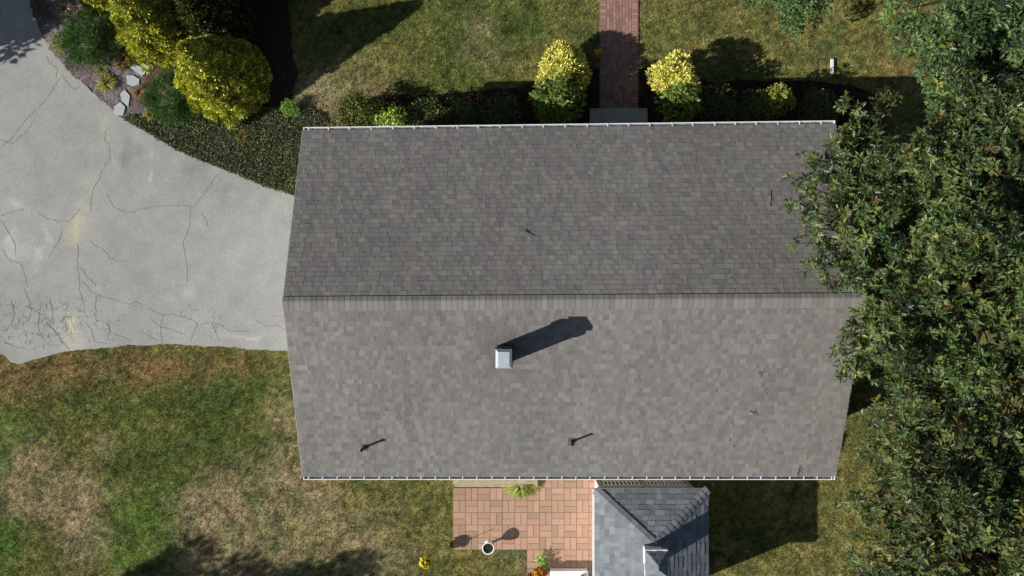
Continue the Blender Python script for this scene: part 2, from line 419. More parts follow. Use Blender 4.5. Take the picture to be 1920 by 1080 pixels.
# ---- planting beds
def mulch_col(x, y):
    n = fbm(x, y, .9, 21); h = rng.random(len(x))
    g = alb(112, 104, 106)[None]; b = alb(82, 66, 56)[None]
    t = np.clip((n - .38) * 3.2, 0, 1)[:, None]
    c = g * (1 - t) + b * t
    right = np.clip((x - P2(400, 0)[0]) / .6, 0, 1)[:, None]
    c = c * 1.35 * (1 - right) + alb(68, 54, 44)[None] * right  # right end: dark mulch, with conifer shade put into its colour
    return c * (0.45 + 0.95 * h[:, None])
def darkmulch_col(x, y):
    return alb(62, 48, 40)[None] * (0.5 + 0.9 * rng.random((len(x), 1)))
def cover_soil(x, y):
    return alb(60, 56, 42)[None] * (0.5 + 0.8 * rng.random((len(x), 1)))
rel = lambda x, y: (fbm(x, y, .1, 8, 3) - .3) * .03
sheet("gravel_mulch_bed", ragged(bed_poly, .09, .12, 5), 0.012, 0.045, mulch_col, M['mulch'], rel)
sheet("ground_cover_bed", ragged(cover_poly, .04, .15, 6), 0.028, 0.08, cover_soil, M['mulch'], rel)
sheet("foundation_bed", ragged(front_bed, .05, .15, 7), 0.012, 0.07, darkmulch_col, M['mulch'], rel).name = "foundation_bed"
sheet("foundation_bed", ragged(front_bed2, .05, .15, 8), 0.012, 0.07, darkmulch_col, M['mulch'], rel)

# ---- brick walk from the top of the lawn to the front landing
wk = MB(); WX0, WX1 = P2(1125, 0)[0], P2(1196, 0)[0]; bw = (WX1 - WX0) / 12.15
WY0 = P2(0, 205)[1]; WY1 = 16.0
cb = alb(162, 126, 113)
def bcol(r_=random): 
    k = r_.uniform(.72, 1.2); t = r_.uniform(-.06, .06); return (cb[0] * k * (1 + t), cb[1] * k, cb[2] * k * (1 - t))
g = .006
y = WY0
while y < WY1:
    for s in (0, 1):
        xa = WX0 if s == 0 else WX1 - 2.1 * bw; dz = random.uniform(-.002, .002)
        wk.box(xa + g, xa + 2.1 * bw - g, y + g, y + bw - g, -.02, .03 + dz, bcol())
    y += bw
for k in range(8):
    x = WX0 + 2.1 * bw + k * (WX1 - WX0 - 4.2 * bw) / 8; w = (WX1 - WX0 - 4.2 * bw) / 8
    y = WY0 - (k % 2) * .1 + random.uniform(-.02, .02)
    while y < WY1:
        dz = random.uniform(-.002, .002)
        wk.box(x + g, x + w - g, max(y, WY0) + g, y + .2 - g, -.02, .03 + dz, bcol()); y += .2
walk = tag(wk.build("brick_walkway", M['brick']), kind='structure')
jb = MB(); jb.box(WX0 - .02, WX1 + .02, WY0, WY1, -.03, .022); tag(jb.build("joint_bed", M['joint'], walk))

# ---- paved patio behind the house, basketweave
pt = MB(); cp = alb(190, 154, 131); bs = 0.4015
ox, oy = P2(849.5, 914.5)
def pcol():
    k = random.uniform(.88, 1.08); t = random.uniform(-.03, .03)
    if random.random() < .12: return (cp[0] * .80, cp[1] * .86, cp[2] * .86)
    return (cp[0] * k * (1 + t), cp[1] * k, cp[2] * k * (1 - t))
for i in range(12):
    for j in range(-1, 10):
        x0 = ox + i * bs; y1 = oy - j * bs
        if x0 > 2.7: continue
        if i < 6 and j >= 5: continue
        if j == -1 and i < 6: continue
        x1_ = min(x0 + bs, 2.72); top = y1
        g = .0065
        if (i + j) % 2 == 0:
            for h in (0, 1):
                pt.box(x0 + g, x1_ - g, y1 - bs * (h + 1) / 2 + g, y1 - bs * h / 2 - g, -.02, .03 + random.uniform(-.003, .003), pcol())
        else:
            for h in (0, 1):
                xa, xb = x0 + bs * h / 2 + g, min(x0 + bs * (h + 1) / 2 - g, x1_)
                if xb > xa + .02: pt.box(xa, xb, y1 - bs + g, y1 - g, -.02, .03 + random.uniform(-.003, .003), pcol())
patio = tag(pt.build("brick_patio", M['brick']), kind='structure')
jb = MB(); jb.box(ox, 2.73, oy - 5 * bs, oy, -.03, .022); jb.box(ox + 6 * bs, 2.73, oy - 10 * bs, oy - 5 * bs, -.03, .022); jb.box(ox + 6 * bs, 2.73, oy, oy + .45, -.03, .0215)
jb.build("joint_bed", M['joint'], patio)

# ---------------------------------------------------------------- foliage engine
LEAF = (np.array([(0, 0, 0), (.45, .26, .05), (1, 0, 0), (.45, -.26, .05)]), [(0, 1, 2), (0, 2, 3)])
SPRAY = (np.array([(0, 0, 0), (.5, .17, .03), (1, 0, 0), (.5, -.17, .03)]), [(0, 1, 2, 3)])
BLADE = (np.array([(0, .06, 0), (0, -.06, 0), (1, 0, 0)]), [(0, 1, 2)])
_h = [(0, 0), (.14, .025), (.19, .19), (.31, .06), (.40, .33), (.53, .08), (.66, .30), (.74, .07), (.86, .15), (1, 0)]
_v = [(x, y, .28 * y) for x, y in _h] + [(x, -y, .28 * y) for x, y in _h[1:-1]]
OAK = (np.array(_v), [tuple(range(10)), (0,) + tuple(9 + i for i in range(8, 0, -1))[::-1] + (9,)])
OAK = (OAK[0], [tuple(range(10)), tuple([0] + list(range(10, 18)) + [9])])
FERN = (np.array([(0, 0, 0), (.3, .12, 0), (1, 0, -.25), (.3, -.12, 0)]), [(0, 1, 2), (0, 2, 3)])

def norm(v): return v / (np.linalg.norm(v, axis=1, keepdims=True) + 1e-9)
def leaves(name, pos, axis, nrm, size, tmpl, cols, mat, parent=None, loc=None, width=1.0):
    tv, tf = tmpl; n = len(pos)
    a = norm(axis); s = norm(np.cross(nrm, a)); u = np.cross(a, s)
    size = np.broadcast_to(np.asarray(size, float), (n,))[:, None, None]
    co = pos[:, None, :] + size * (tv[None, :, 0:1] * a[:, None] + width * tv[None, :, 1:2] * s[:, None] + tv[None, :, 2:3] * u[:, None])
    nv = len(tv); co = co.reshape(-1, 3)
    lv = np.concatenate([np.array(f) for f in tf]); ls = np.array([len(f) for f in tf])
    loops = (np.arange(n)[:, None] * nv + lv[None]).ravel()
    sizes = np.tile(ls, n); starts = np.concatenate([[0], np.cumsum(sizes)[:-1]])
    me = bpy.data.meshes.new(name)
    me.vertices.add(len(co)); me.vertices.foreach_set('co', co.astype(np.float32).ravel())
    me.loops.add(len(loops)); me.polygons.add(len(sizes))
    me.loops.foreach_set('vertex_index', loops.astype(np.int32))
    me.polygons.foreach_set('loop_start', starts.astype(np.int32))
    me.update(calc_edges=True)
    set_col(me, np.repeat(cols, nv, axis=0))
    return link_mesh(name, me, mat, parent, loc)
def rdir(n, g=rng):
    return norm(g.normal(size=(n, 3)))
def pick(pal, n, g=rng, jit=.22, w=None):
    pal = np.array([np.asarray(p, float) for p in pal]); i = g.choice(len(pal), n, p=w)
    return pal[i] * (1 + g.uniform(-jit, jit, (n, 1)))
def lobe_points(lobes, dens, g, inner=.55, lowcut=-.35):
    """points on and just under the surfaces of overlapping lobes (x,y,z,r): a clumpy, gappy crown"""
    ps, ns, ids = [], [], []
    for k, (x, y, z, r) in enumerate(lobes):
        n = int(dens * 4 * math.pi * r * r)
        d = rdir(n, g); d = d[d[:, 2] > lowcut]
        rad = r * (1 - (1 - inner) * g.random(len(d)) ** 2.2)
        ps.append(np.array((x, y, z)) + d * rad[:, None] * np.array((1, 1, .9))); ns.append(d); ids.append(np.full(len(d), k))
    return np.concatenate(ps), np.concatenate(ns), np.concatenate(ids)
def stems(name, base, tips, r0, mat, parent, mid=.45, g=random):
    mb = MB(); b = Vector(base)
    for t in tips:
        t = Vector(t); m = b.lerp(t, mid) + Vector((g.uniform(-.1, .1), g.uniform(-.1, .1), .1)) * (t - b).length
        mb.tube([b, m, t], [r0, r0 * .6, r0 * .2], 5)
    return smooth(mb.build(name, mat, parent))

def shrub(px, py, ztop, r, pal, label, cat="shrub", name="shrub", tmpl=LEAF, size=.07, dens=260, mat=None, nl=14, group=None, seed=0, upright=0.0, base_z=0.0, w=None, jit=.22, lr=.42, sq=1.0, bright=1.7):
    """px,py: where the crown's middle (at about 0.7 of its height) shows from above"""
    g = np.random.default_rng(seed + 100); rd = random.Random(seed)
    cx, cy, _ = P(px, py, ztop * .7)
    root = empty(name, (cx, cy, base_z), label, cat, group)
    lobes = []
    hz = ztop
    for k in range(nl):
        t = rd.random(); a = rd.uniform(0, 6.283); q = math.sqrt(rd.uniform(0, 1))
        rr_ = r * (1 - lr * .75) * q * rd.uniform(.85, 1.28)
        zz_ = hz * (1 - lr * .55) * math.sqrt(max(0, 1 - (q * .82) ** 2)) * rd.uniform(.8, 1.0)
        lobes.append((cx + rr_ * math.cos(a), cy + rr_ * math.sin(a) * sq, max(zz_ - .1, r * .25), r * lr * rd.uniform(.6, 1.2)))
    for k in range(int(nl * .7)):
        a = 6.283 * k / int(nl * .7) + rd.uniform(-.2, .2)
        lobes.append((cx + r * .68 * math.cos(a), cy + r * .68 * math.sin(a) * sq, hz * rd.uniform(.28, .5), r * lr * rd.uniform(.7, 1.0)))
    p, n, ids = lobe_points(lobes, dens, g)
    p[:, 2] = np.maximum(p[:, 2], .02)
    ax = norm(n + g.normal(size=p.shape) * .55 + np.array((0, 0, upright)))
    nr = norm(n * .5 + np.array((0, 0, .8)) + g.normal(size=p.shape) * .45)
    lob_t = g.uniform(.85, 1.15, len(lobes))
    c = pick(pal, len(p), g, jit, w) * lob_t[ids][:, None]
    leaves("foliage", p, ax, nr, size * g.uniform(.6, 1.35, len(p)), tmpl, np.clip(c * bright, 0, .9), mat or M['leaf'], root)
    stems("stem", (cx, cy, base_z - .02), [l[:3] for l in lobes[::3]], .018 + .01 * r, M['bark'], root, g=rd)
    return root

# ---------------------------------------------------------------- house
XL, XR = -5.98, 9.25; YB, YT = -5.37, 4.58; YR = -.31; ZE, ZR = 3.2, 5.18
def warp(p):
    """the real front eave is not quite square to the back one"""
    x, y, z = p
    t = min(max((y - YB) / (YT - YB), -.05), 1.05)
    return (x, y + (x - 1.6) * .0125 * t, z)
house = empty("house", (1.6, YR, 0), "single-storey house with long grey shingle gable roof and white gutters", "house")

def clip(poly, a, b, c):
    """keep a*u+b*v<=c"""
    out = []
    for i in range(len(poly)):
        p = poly[i]; q_ = poly[(i + 1) % len(poly)]
        dp = a * p[0] + b * p[1] - c; dq = a * q_[0] + b * q_[1] - c
        if dp <= 0: out.append(p)
        if (dp < 0 < dq) or (dq < 0 < dp):
            t = dp / (dp - dq); out.append((p[0] + t * (q_[0] - p[0]), p[1] + t * (q_[1] - p[1])))
    return out
def shingles(mb, O, U, V, width, height, colf, e=.1435, wmin=.065, wmax=.205, thick=.010, planes=(), rnd=random, lift=.01):
    """overlapping laminated shingle tabs on the plane O + u U + v V (v runs up the slope)"""
    O = Vector(O); U = Vector(U).normalized(); V = Vector(V).normalized(); N = U.cross(V)
    if N.z < 0: N = -N
    k = 0; v = -.02
    while v < height:
        u = -rnd.uniform(0, wmax); hi = rnd.random() < .5
        while u < width:
            w = rnd.uniform(wmin, wmax); hi = not hi if rnd.random() < .8 else hi
            th = thick * (1.0 if hi else .45) * rnd.uniform(.85, 1.15)
            v1 = min(v + e + .004, height)
            poly = [(max(u, 0), v), (min(u + w, width), v), (min(u + w, width), v1), (max(u, 0), v1)]
            if poly[1][0] - poly[0][0] > .004:
                for pl in planes:
                    poly = clip(poly, *pl)
                    if len(poly) < 3: break
                if len(poly) >= 3:
                    col = colf(u + w / 2, v, hi)
                    top = [O + U * a + V * b + N * (lift + th * (1 - (b - v) / e * .85)) for a, b in poly]
                    bot = [O + U * a + V * b - N * .012 for a, b in poly]
                    mb.poly(top, col)
                    for i in range(len(poly)):
                        j = (i + 1) % len(poly); mb.poly([bot[i], bot[j], top[j], top[i]], col)
            u += w
        v += e; k += 1
SHK = .83
sh = [lin((134, 130, 126)) * .80, lin((130, 127, 124)) * .80, lin((138, 135, 130)) * .80, lin((125, 122, 120)) * .80, lin((143, 139, 133)) * .80, lin((132, 128, 121)) * .80]
sh = [c_ * SHK / .80 for c_ in sh]
def roof_col(seed):
    r_ = random.Random(seed)
    def f(u, v, hi):
        c = sh[r_.randrange(6)]; k = r_.uniform(.93, 1.06) * (1.0 if hi else .95)
        n = float(fbm(np.array([u]), np.array([v + seed * 10]), 2.2, 77)[0]); n2 = float(fbm(np.array([u]), np.array([v + seed * 10]), .8, 78)[0])
        k *= .88 + .22 * n; k *= .95 + .10 * float(vnoise(np.array([u]), np.array([v / 7 + seed * 3.0]), .35, 79)[0])
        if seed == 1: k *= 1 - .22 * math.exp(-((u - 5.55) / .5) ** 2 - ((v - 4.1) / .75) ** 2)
        gshift = (n2 - .5) * .12
        return (c[0] * k * (1 - gshift * .5), c[1] * k * (1 + gshift * .5), c[2] * k)
    return f
sl = math.hypot(YR - YB, ZR - ZE); slt = math.hypot(YT - YR, ZR - ZE)
rf = MB()
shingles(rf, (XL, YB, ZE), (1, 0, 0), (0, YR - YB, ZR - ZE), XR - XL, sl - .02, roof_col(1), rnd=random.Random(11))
shingles(rf, (XR, YT, ZE), (-1, 0, 0), (0, YR - YT, ZR - ZE), XR - XL, slt - .02, roof_col(2), rnd=random.Random(12))
# roof deck under the shingles, with thickness
for (ya, yb) in ((YB, YR), (YR, YT)):
    za, zb = (ZE, ZR) if ya == YB else (ZR, ZE)
    rf.poly([(XL, ya, za), (XR, ya, za), (XR, yb, zb), (XL, yb, zb)], sh[1])
    rf.poly([(XL, ya, za - .15), (XL, yb, zb - .15), (XR, yb, zb - .15), (XR, ya, za - .15)], (.4, .4, .4))
roof = rf.build("roof", M['shingle'], house, warp=warp)
# ridge cap: bent tabs over a low ridge vent
rc = MB(); rr2 = random.Random(3); x = XL - .01; hw = .155; slope = (ZR - ZE) / (YR - YB); slope_n = (ZR - ZE) / (YT - YR); hs, hn = .25, .13
while x < XR:
    c = sh[rr2.randrange(6)]; k = rr2.uniform(.92, 1.04); c = (c[0] * k, c[1] * k, c[2] * k)
    ex = min(x + .147, XR + .01); z1, z0 = ZR + .050, ZR + .038
    L_ = [(x, YR - hs, z0 - hs * slope - .008), (x, YR - .02, z0 - .002), (x, YR + .02, z0 - .002), (x, YR + hn, z0 - hn * slope_n)]
    R_ = [(ex, p[1], p[2] + .005) for p in L_]
    for i in range(3): rc.poly([L_[i], R_[i], R_[i + 1], L_[i + 1]], c)
    rc.poly([L_[0], (x, L_[0][1], L_[0][2] - .05), (ex, L_[0][1], L_[0][2] - .05), R_[0]], (.05, .05, .05))
    rc.poly([L_[3], R_[3], (ex, L_[3][1], L_[3][2] - .05), (x, L_[3][1], L_[3][2] - .05)], (.05, .05, .05))
    rc.poly([R_[0], R_[1], R_[2], R_[3]], c)
    x += .147
rc.build("ridge_cap", M['shingle'], roof, warp=warp)
def rz(yy): return ZR - (YR - yy) * slope if yy < YR else ZR - (yy - YR) * slope_n
# walls
wl = MB(); wx0, wx1, wy0, wy1 = XL + .22, XR - .22, YB + .42, YT - .42
wl.box(wx0, wx1, wy0, wy1, 0, ZE - .02)
for xx in (wx0, wx1):
    zt = lambda yy: rz(yy) - .17
    wl.poly([(xx, wy0, ZE - .02), (xx, wy1, ZE - .02), (xx, wy1, zt(wy1)), (xx, YR, zt(YR)), (xx, wy0, zt(wy0))])
wl.build("wall", M['siding'], house, warp=warp)
fs = MB()
for (ya, yb) in ((YB - .004, YB + .02), (YT - .02, YT + .004)): fs.box(XL, XR, ya, yb, ZE - .2, ZE - .02)
for xx in (XL - .02, XR - .005):
    for s in (0, 1):
        ya, za, yb, zb = (YB, ZE, YR, ZR) if s == 0 else (YR, ZR, YT, ZE)
        for q_ in ([(xx, ya, za + .004), (xx, yb, zb + .004), (xx, yb, zb - .18), (xx, ya, za - .18)], [(xx + .025, ya, za + .004), (xx + .025, ya, za - .18), (xx + .025, yb, zb - .18), (xx + .025, yb, zb + .004)],
                   [(xx, ya, za + .004), (xx + .025, ya, za + .004), (xx + .025, yb, zb + .004), (xx, yb, zb + .004)]): fs.poly(q_)
fs.build("fascia", M['grey_wood'], house, warp=warp)
for k, yc in enumerate((.9, -2.6)):
    gd = MB(); gd.box(wx0 - .04, wx0 - .003, yc - 1.25, yc + 1.25, .02, 2.15)
    for j in range(4): gd.box(wx0 - .055, wx0 - .042, yc - 1.2, yc + 1.2, .08 + j * .52, .5 + j * .52)
    gd.build("garage_door", M['wood'], house, warp=warp)
dr = MB(); dx = P2(1160, 0)[0]; dr.box(dx - .48, dx + .48, wy1 + .003, wy1 + .05, .16, 2.2); dr.build("front_door", M['wood'], house, warp=warp)

def gutter(yo, sgn, hang, name="gutter"):
    """K-style trough hung outside an eave; sgn is the outward direction"""
    mb = MB(); w = .105; zt = ZE + .005; xa, xb = XL + .03, XR - .03
    y0, y1 = yo, yo + sgn * w
    prof = [(y0, zt), (y0, zt - .10), (y0 + sgn * .07, zt - .10), (y1, zt - .03), (y1, zt), (y1 - sgn * .022, zt), (y1 - sgn * .022, zt - .035), (y0 + sgn * .066, zt - .094), (y0 + sgn * .006, zt - .094), (y0 + sgn * .006, zt)]
    a = [(xa, p[0], p[1]) for p in prof]; b = [(xb, p[0], p[1]) for p in prof]
    for i in range(len(prof)):
        j = (i + 1) % len(prof)
        if i in (6, 7): continue
        mb.poly([a[i], b[i], b[j], a[j]])
    for x in (xa, xb): mb.box(x - .012, x + .012, min(y0, y1), max(y0, y1), zt - .10, zt + .004)
    gt = mb.build(name, M['white'], house, warp=warp)
    gi = MB()
    for i in (6, 7):
        gi.poly([a[i], b[i], b[i + 1], a[i + 1]])
    gi.poly([(xa, y0 + sgn * .006, zt - .06), (xb, y0 + sgn * .006, zt - .06), (xb, y0 + sgn * .09, zt - .06), (xa, y0 + sgn * .09, zt - .06)])
    gi.build("gutter_trough", M['gutter_in'], gt, warp=warp)
    hm = None; x = xa + .12
    while x < xb:
        if hm is None:
            h = MB(); h.box(-.012, .012, min(0, sgn * w), max(0, sgn * w), -.004, .007)
            hm = bpy.data.meshes.new("gutter_hanger"); hm.from_pydata(h.v, [], h.f); hm.materials.append(M['white'])
        ho = bpy.data.objects.new("gutter_hanger", hm); COL.objects.link(ho); ho.parent = gt
        pw = warp((x + random.uniform(-.02, .02), yo, zt + .003)); ho.location = Vector(pw) - origin_of(gt)
        x += hang * random.uniform(.97, 1.03)
gutter(YT + .006, 1, .61); gutter(YB - .006, -1, .405)

# chimney
cx, cy = -.205, -1.76; zc = 6.08
ch = MB(); z = 4.3; rr3 = random.Random(9)
while z < zc - .04:
    for (x0, x1, y0, y1) in ((cx - .19, cx + .19, cy - .225, cy + .225),):
        o_ = .03 if z > zc - .30 else 0
        k = rr3.uniform(.7, 1.1); ch.box(x0 - o_, x1 + o_, y0 - o_, y1 + o_, z + .008, z + .067, (.11 * k, .06 * k, .05 * k))
        ch.box(x0 + .006 - o_, x1 - .006 + o_, y0 + .006 - o_, y1 - .006 + o_, z, z + .008, (.25, .24, .22))
    z += .067
chim = ch.build("chimney", M['brick'], house)
cc = MB()
def frus(mb, x0, x1, y0, y1, z0, i, z1):
    a = [(x0, y0, z0), (x1, y0, z0), (x1, y1, z0), (x0, y1, z0)]; b = [(x0 + i, y0 + i, z1), (x1 - i, y0 + i, z1), (x1 - i, y1 - i, z1), (x0 + i, y1 - i, z1)]
    for k in range(4): mb.poly([a[k], a[(k + 1) % 4], b[(k + 1) % 4], b[k]])
    mb.poly(b)
cc.box(cx - .20, cx + .20, cy - .235, cy + .235, zc - .03, zc); cc.box(cx - .15, cx + .15, cy - .18, cy + .18, zc + .002, zc + .10)
frus(cc, cx - .205, cx + .205, cy - .24, cy + .24, zc + .10, .065, zc + .20)
cc.poly([(cx - .205, cy - .24, zc + .10), (cx - .205, cy + .24, zc + .10), (cx + .205, cy + .24, zc + .10), (cx + .205, cy - .24, zc + .10)])
cc.build("chimney_cap", M['metal'], chim)
fl = MB(); 
for (x0, x1, y0, y1) in ((cx - .25, cx + .25, cy - .29, cy - .225), (cx - .25, cx - .19, cy - .225, cy + .27), (cx + .19, cx + .25, cy - .225, cy + .27)):
    fl.poly([(x0, y0, rz(y0) + .024), (x1, y0, rz(y0) + .024), (x1, y1, rz(y1) + .024), (x0, y1, rz(y1) + .024)])
fl.build("chimney_flashing", M['lead'], chim)
# plumbing vents
for i, (vx, vy) in enumerate((P2(679, 843, 3.9), P2(1073, 832, 3.95))):
    v = MB(); zb = rz(vy); v.tube([(vx, vy, zb - .1), (vx, vy, zb + .43)], .034, 12)
    v.lathe(vx, vy, [(.034, zb + .43), (.042, zb + .43), (.042, zb + .46), (.03, zb + .46), (.03, zb + .40)], 12)
    vo = v.build("vent_pipe", M['black'], house)
    f_ = MB(); s_ = .10
    f_.poly([(vx - s_, vy - s_ * 1.2, rz(vy - s_ * 1.2) + .024), (vx + s_, vy - s_ * 1.2, rz(vy - s_ * 1.2) + .024), (vx + s_, vy + s_, rz(vy + s_) + .024), (vx - s_, vy + s_, rz(vy + s_) + .024)])
    f_.lathe(vx, vy, [(.075, zb - .01), (.06, zb + .06), (.037, zb + .11)], 12)
    f_.build("vent_flashing", M['lead'], vo)

# front landing and back step
ld = MB(); a = P2(1106, 203, .15); b = P2(1214, 250, .15); ld.box(a[0], b[0], b[1] - .4, a[1], -.02, .15)
tag(ld.build("landing", M['concrete']), kind='structure')
st = MB(); a = P2(853, 880, .18); b = P2(1008, 913.5, .18); st.box(a[0], b[0], b[1], a[1], -.02, .18); st.box(a[0] - .06, b[0], b[1] + .13, a[1] + .3, .183, .32)
tag(st.build("back_step", M['tan_concrete']), kind='structure')

# ---------------------------------------------------------------- gazebo
gz = empty("gazebo", (4.1, -7.9, 0), "square gazebo with blue-grey hipped shingle roof and small cupola beside the brick patio", "gazebo")
GX0, GX1, GY0, GY1, GE, GR_ = 2.445, 5.75, -9.9, -5.92, 2.57, 3.25
A_ = (GX0, GY1, GE); B_ = (GX1, GY1, GE); C_ = (GX1, GY0, GE); D_ = (GX0, GY0, GE); R1 = (4.10, -7.34, GR_); R2 = (4.10, -8.5, GR_)
GSK = .76
gs = [lin((133, 140, 144)) * GSK, lin((128, 134, 139)) * GSK, lin((140, 147, 151)) * GSK, lin((124, 129, 134)) * GSK, lin((148, 155, 160)) * GSK]
def gcol(seed):
    r_ = random.Random(seed)
    def f(u, v, hi):
        c = gs[r_.randrange(5)]; k = r_.uniform(.92, 1.08); return tuple(c * k)
    return f
gr = MB()
def hipface(P0, P1, T0, T1, seed, wmin, wmax, base=(.2, .21, .22)):
    P0, P1, T0, T1 = map(Vector, (P0, P1, T0, T1)); U = (P1 - P0); W = U.length; U.normalize()
    Vv = T0 - P0; Vv = Vv - U * Vv.dot(U); Hh = Vv.length; Vv.normalize()
    a = (T0 - P0).dot(U); b = (T1 - P0).dot(U)
    planes = [(-Hh, a, 0), (Hh, (W - b), Hh * W)]
    shingles(gr, P0, U, Vv, W, Hh, gcol(seed), e=.152, wmin=wmin, wmax=wmax, thick=.012, planes=planes, rnd=random.Random(seed))
    gr.poly([P0, P1, T1, T0] if (T1 - T0).length > .01 else [P0, P1, T0], base)
hipface(B_, A_, R1, R1, 21, .16, .24); hipface(A_, D_, R1, R2, 22, .10, .26); hipface(D_, C_, R2, R2, 23, .16, .24); hipface(C_, B_, R2, R1, 24, .22, .34)
groof = gr.build("roof", M['shingle'], gz)
hc = MB()
def hipcap(p, q_, hw_=.135, e=.17):
    p = Vector(p); q_ = Vector(q_); d = (q_ - p); L_ = d.length; d.normalize(); s_ = d.cross(Vector((0, 0, 1))).normalized(); n_ = s_.cross(d); t = 0
    rl = random.Random(5)
    while t < L_ - .02:
        c = gs[rl.randrange(5)] * rl.uniform(.9, 1.1); t1 = min(t + e, L_); up0 = .034; up1 = .024
        for sg in (1, -1):
            a = p + d * t + n_ * up0; b = p + d * t1 + n_ * up1
            a2 = a + s_ * sg * hw_ - n_ * .035; b2 = b + s_ * sg * hw_ - n_ * .035
            hc.poly([a, b, b2, a2] if sg > 0 else [a, a2, b2, b], tuple(c))
            hc.poly([a, a2, a2 - n_ * .03, a - n_ * .03], tuple(c * .7)); hc.poly([a2, b2, b2 - n_ * .03, a2 - n_ * .03], tuple(c * .8))
        t += e
for c_, r_ in ((A_, R1), (B_, R1), (C_, R2), (D_, R2), (R1, R2)): hipcap(c_, r_)
hc.build("hip_cap", M['shingle'], groof)
fa = MB()
fa.box(GX0 - .07, GX0 - .002, GY0, GY1 + .0, GE - .13, GE - .01)
fa.box(GX0, GX1, GY1 + .002, GY1 + .02, GE - .13, GE - .02); fa.box(GX0, GX1, GY0 - .02, GY0 - .002, GE - .13, GE - .02); fa.box(GX1 + .002, GX1 + .02, GY0, GY1, GE - .13, GE - .02)
fa.build("fascia", M['white'], gz)
# cupola
cu = MB(); cu.box(3.76, 4.24, -7.86, -7.36, 2.95, 3.93, (.8, .8, .8)); cup = cu.build("cupola", M['wood'], gz)
cr = MB(); c0 = (3.70, -7.95, 3.95); x0, x1, y0, y1 = 3.70, 4.30, -7.97, -7.27
ap1 = (4.0, -7.58, 4.25); ap2 = (4.0, -7.68, 4.25)
n0 = gr; gr = cr
hipface((x1, y1, 3.95), (x0, y1, 3.95), ap1, ap1, 31, .14, .2); hipface((x0, y1, 3.95), (x0, y0, 3.95), ap1, ap2, 32, .14, .2)
hipface((x0, y0, 3.95), (x1, y0, 3.95), ap2, ap2, 33, .14, .2); hipface((x1, y0, 3.95), (x1, y1, 3.95), ap2, ap1, 34, .14, .2)
crf = cr.build("cupola_roof", M['shingle'], cup)
cf = MB(); cf.box(x0 - .028, x0 - .002, y0, y1 + .03, 3.87, 3.955); cf.box(x0, x1, y1 + .002, y1 + .035, 3.84, 3.965); cf.box(x1 + .002, x1 + .03, y0, y1, 3.86, 3.95); cf.box(x0, x1, y0 - .03, y0 - .002, 3.86, 3.95)
cf.box(x0 + .01, x1 - .01, y0 + .01, y1 - .01, 3.925, 3.945)
cf.build("cupola_trim", M['white'], cup)
# posts, panels, railings, floor
def bx(name, mat, *b, parent=gz):
    m_ = MB(); m_.box(*b); return m_.build(name, mat, parent)
YN, YS, XW, XE = -6.2, -9.62, 2.74, 5.58
bx("floor", M['grey_wood'], XW - .02, XE + .05, YS - .05, YN + .03, -.02, .12)
for (px_, py_) in ((XW + .06, YN - .06), (4.17, YN - .06), (XE, YN - .06), (XE, -7.9), (XE, YS), (XW + .06, YS), (4.17, YS), (XW + .06, -7.9)):
    bx("post", M['grey_wood'], px_ - .065, px_ + .065, py_ - .065, py_ + .065, .121, GE - .02)
bx("side_panel", M['wood'], XW - .05, XW - .008, YS - .06, YN + .01, -.01, 2.3)
def rail(p0, p1):
    m_ = MB(); (xa, ya), (xb, yb) = p0, p1; n_ = max(2, int(math.dist(p0, p1) / .115)); ns = abs(xb - xa) > abs(yb - ya)
    for zz0, zz1, wd in ((.90, .97, .055), (.16, .22, .03)):
        if ns: m_.box(xa, xb, ya - wd, ya + wd, zz0, zz1)
        else: m_.box(xa - wd, xa + wd, min(ya, yb), max(ya, yb), zz0, zz1)
    for k in range(n_):
        t = (k + .5) / n_; x = xa + (xb - xa) * t; y_ = ya + (yb - ya) * t
        m_.box(x - .022, x + .022, y_ - .022, y_ + .022, .221, .899)
    m_.build("railing", M['wood'], gz)
rail((XW + .126, YN - .04), (4.104, YN - .04)); rail((4.236, YN - .04), (XE - .066, YN - .04))
rail((XE, YN - .13), (XE, -7.83)); rail((XE, -7.97), (XE, YS + .066)); rail((XW + .126, YS), (4.104, YS)); rail((4.236, YS), (XE - .066, YS))
sp = MB()
for (a, b) in (((XE + .03, YN - .13), (XE + .03, YS + .066)),): sp.box(a[0], a[0] + .01, b[1], a[1], .13, 2.4)
sp.build("screen_panel", M['gutter_in'], gz)

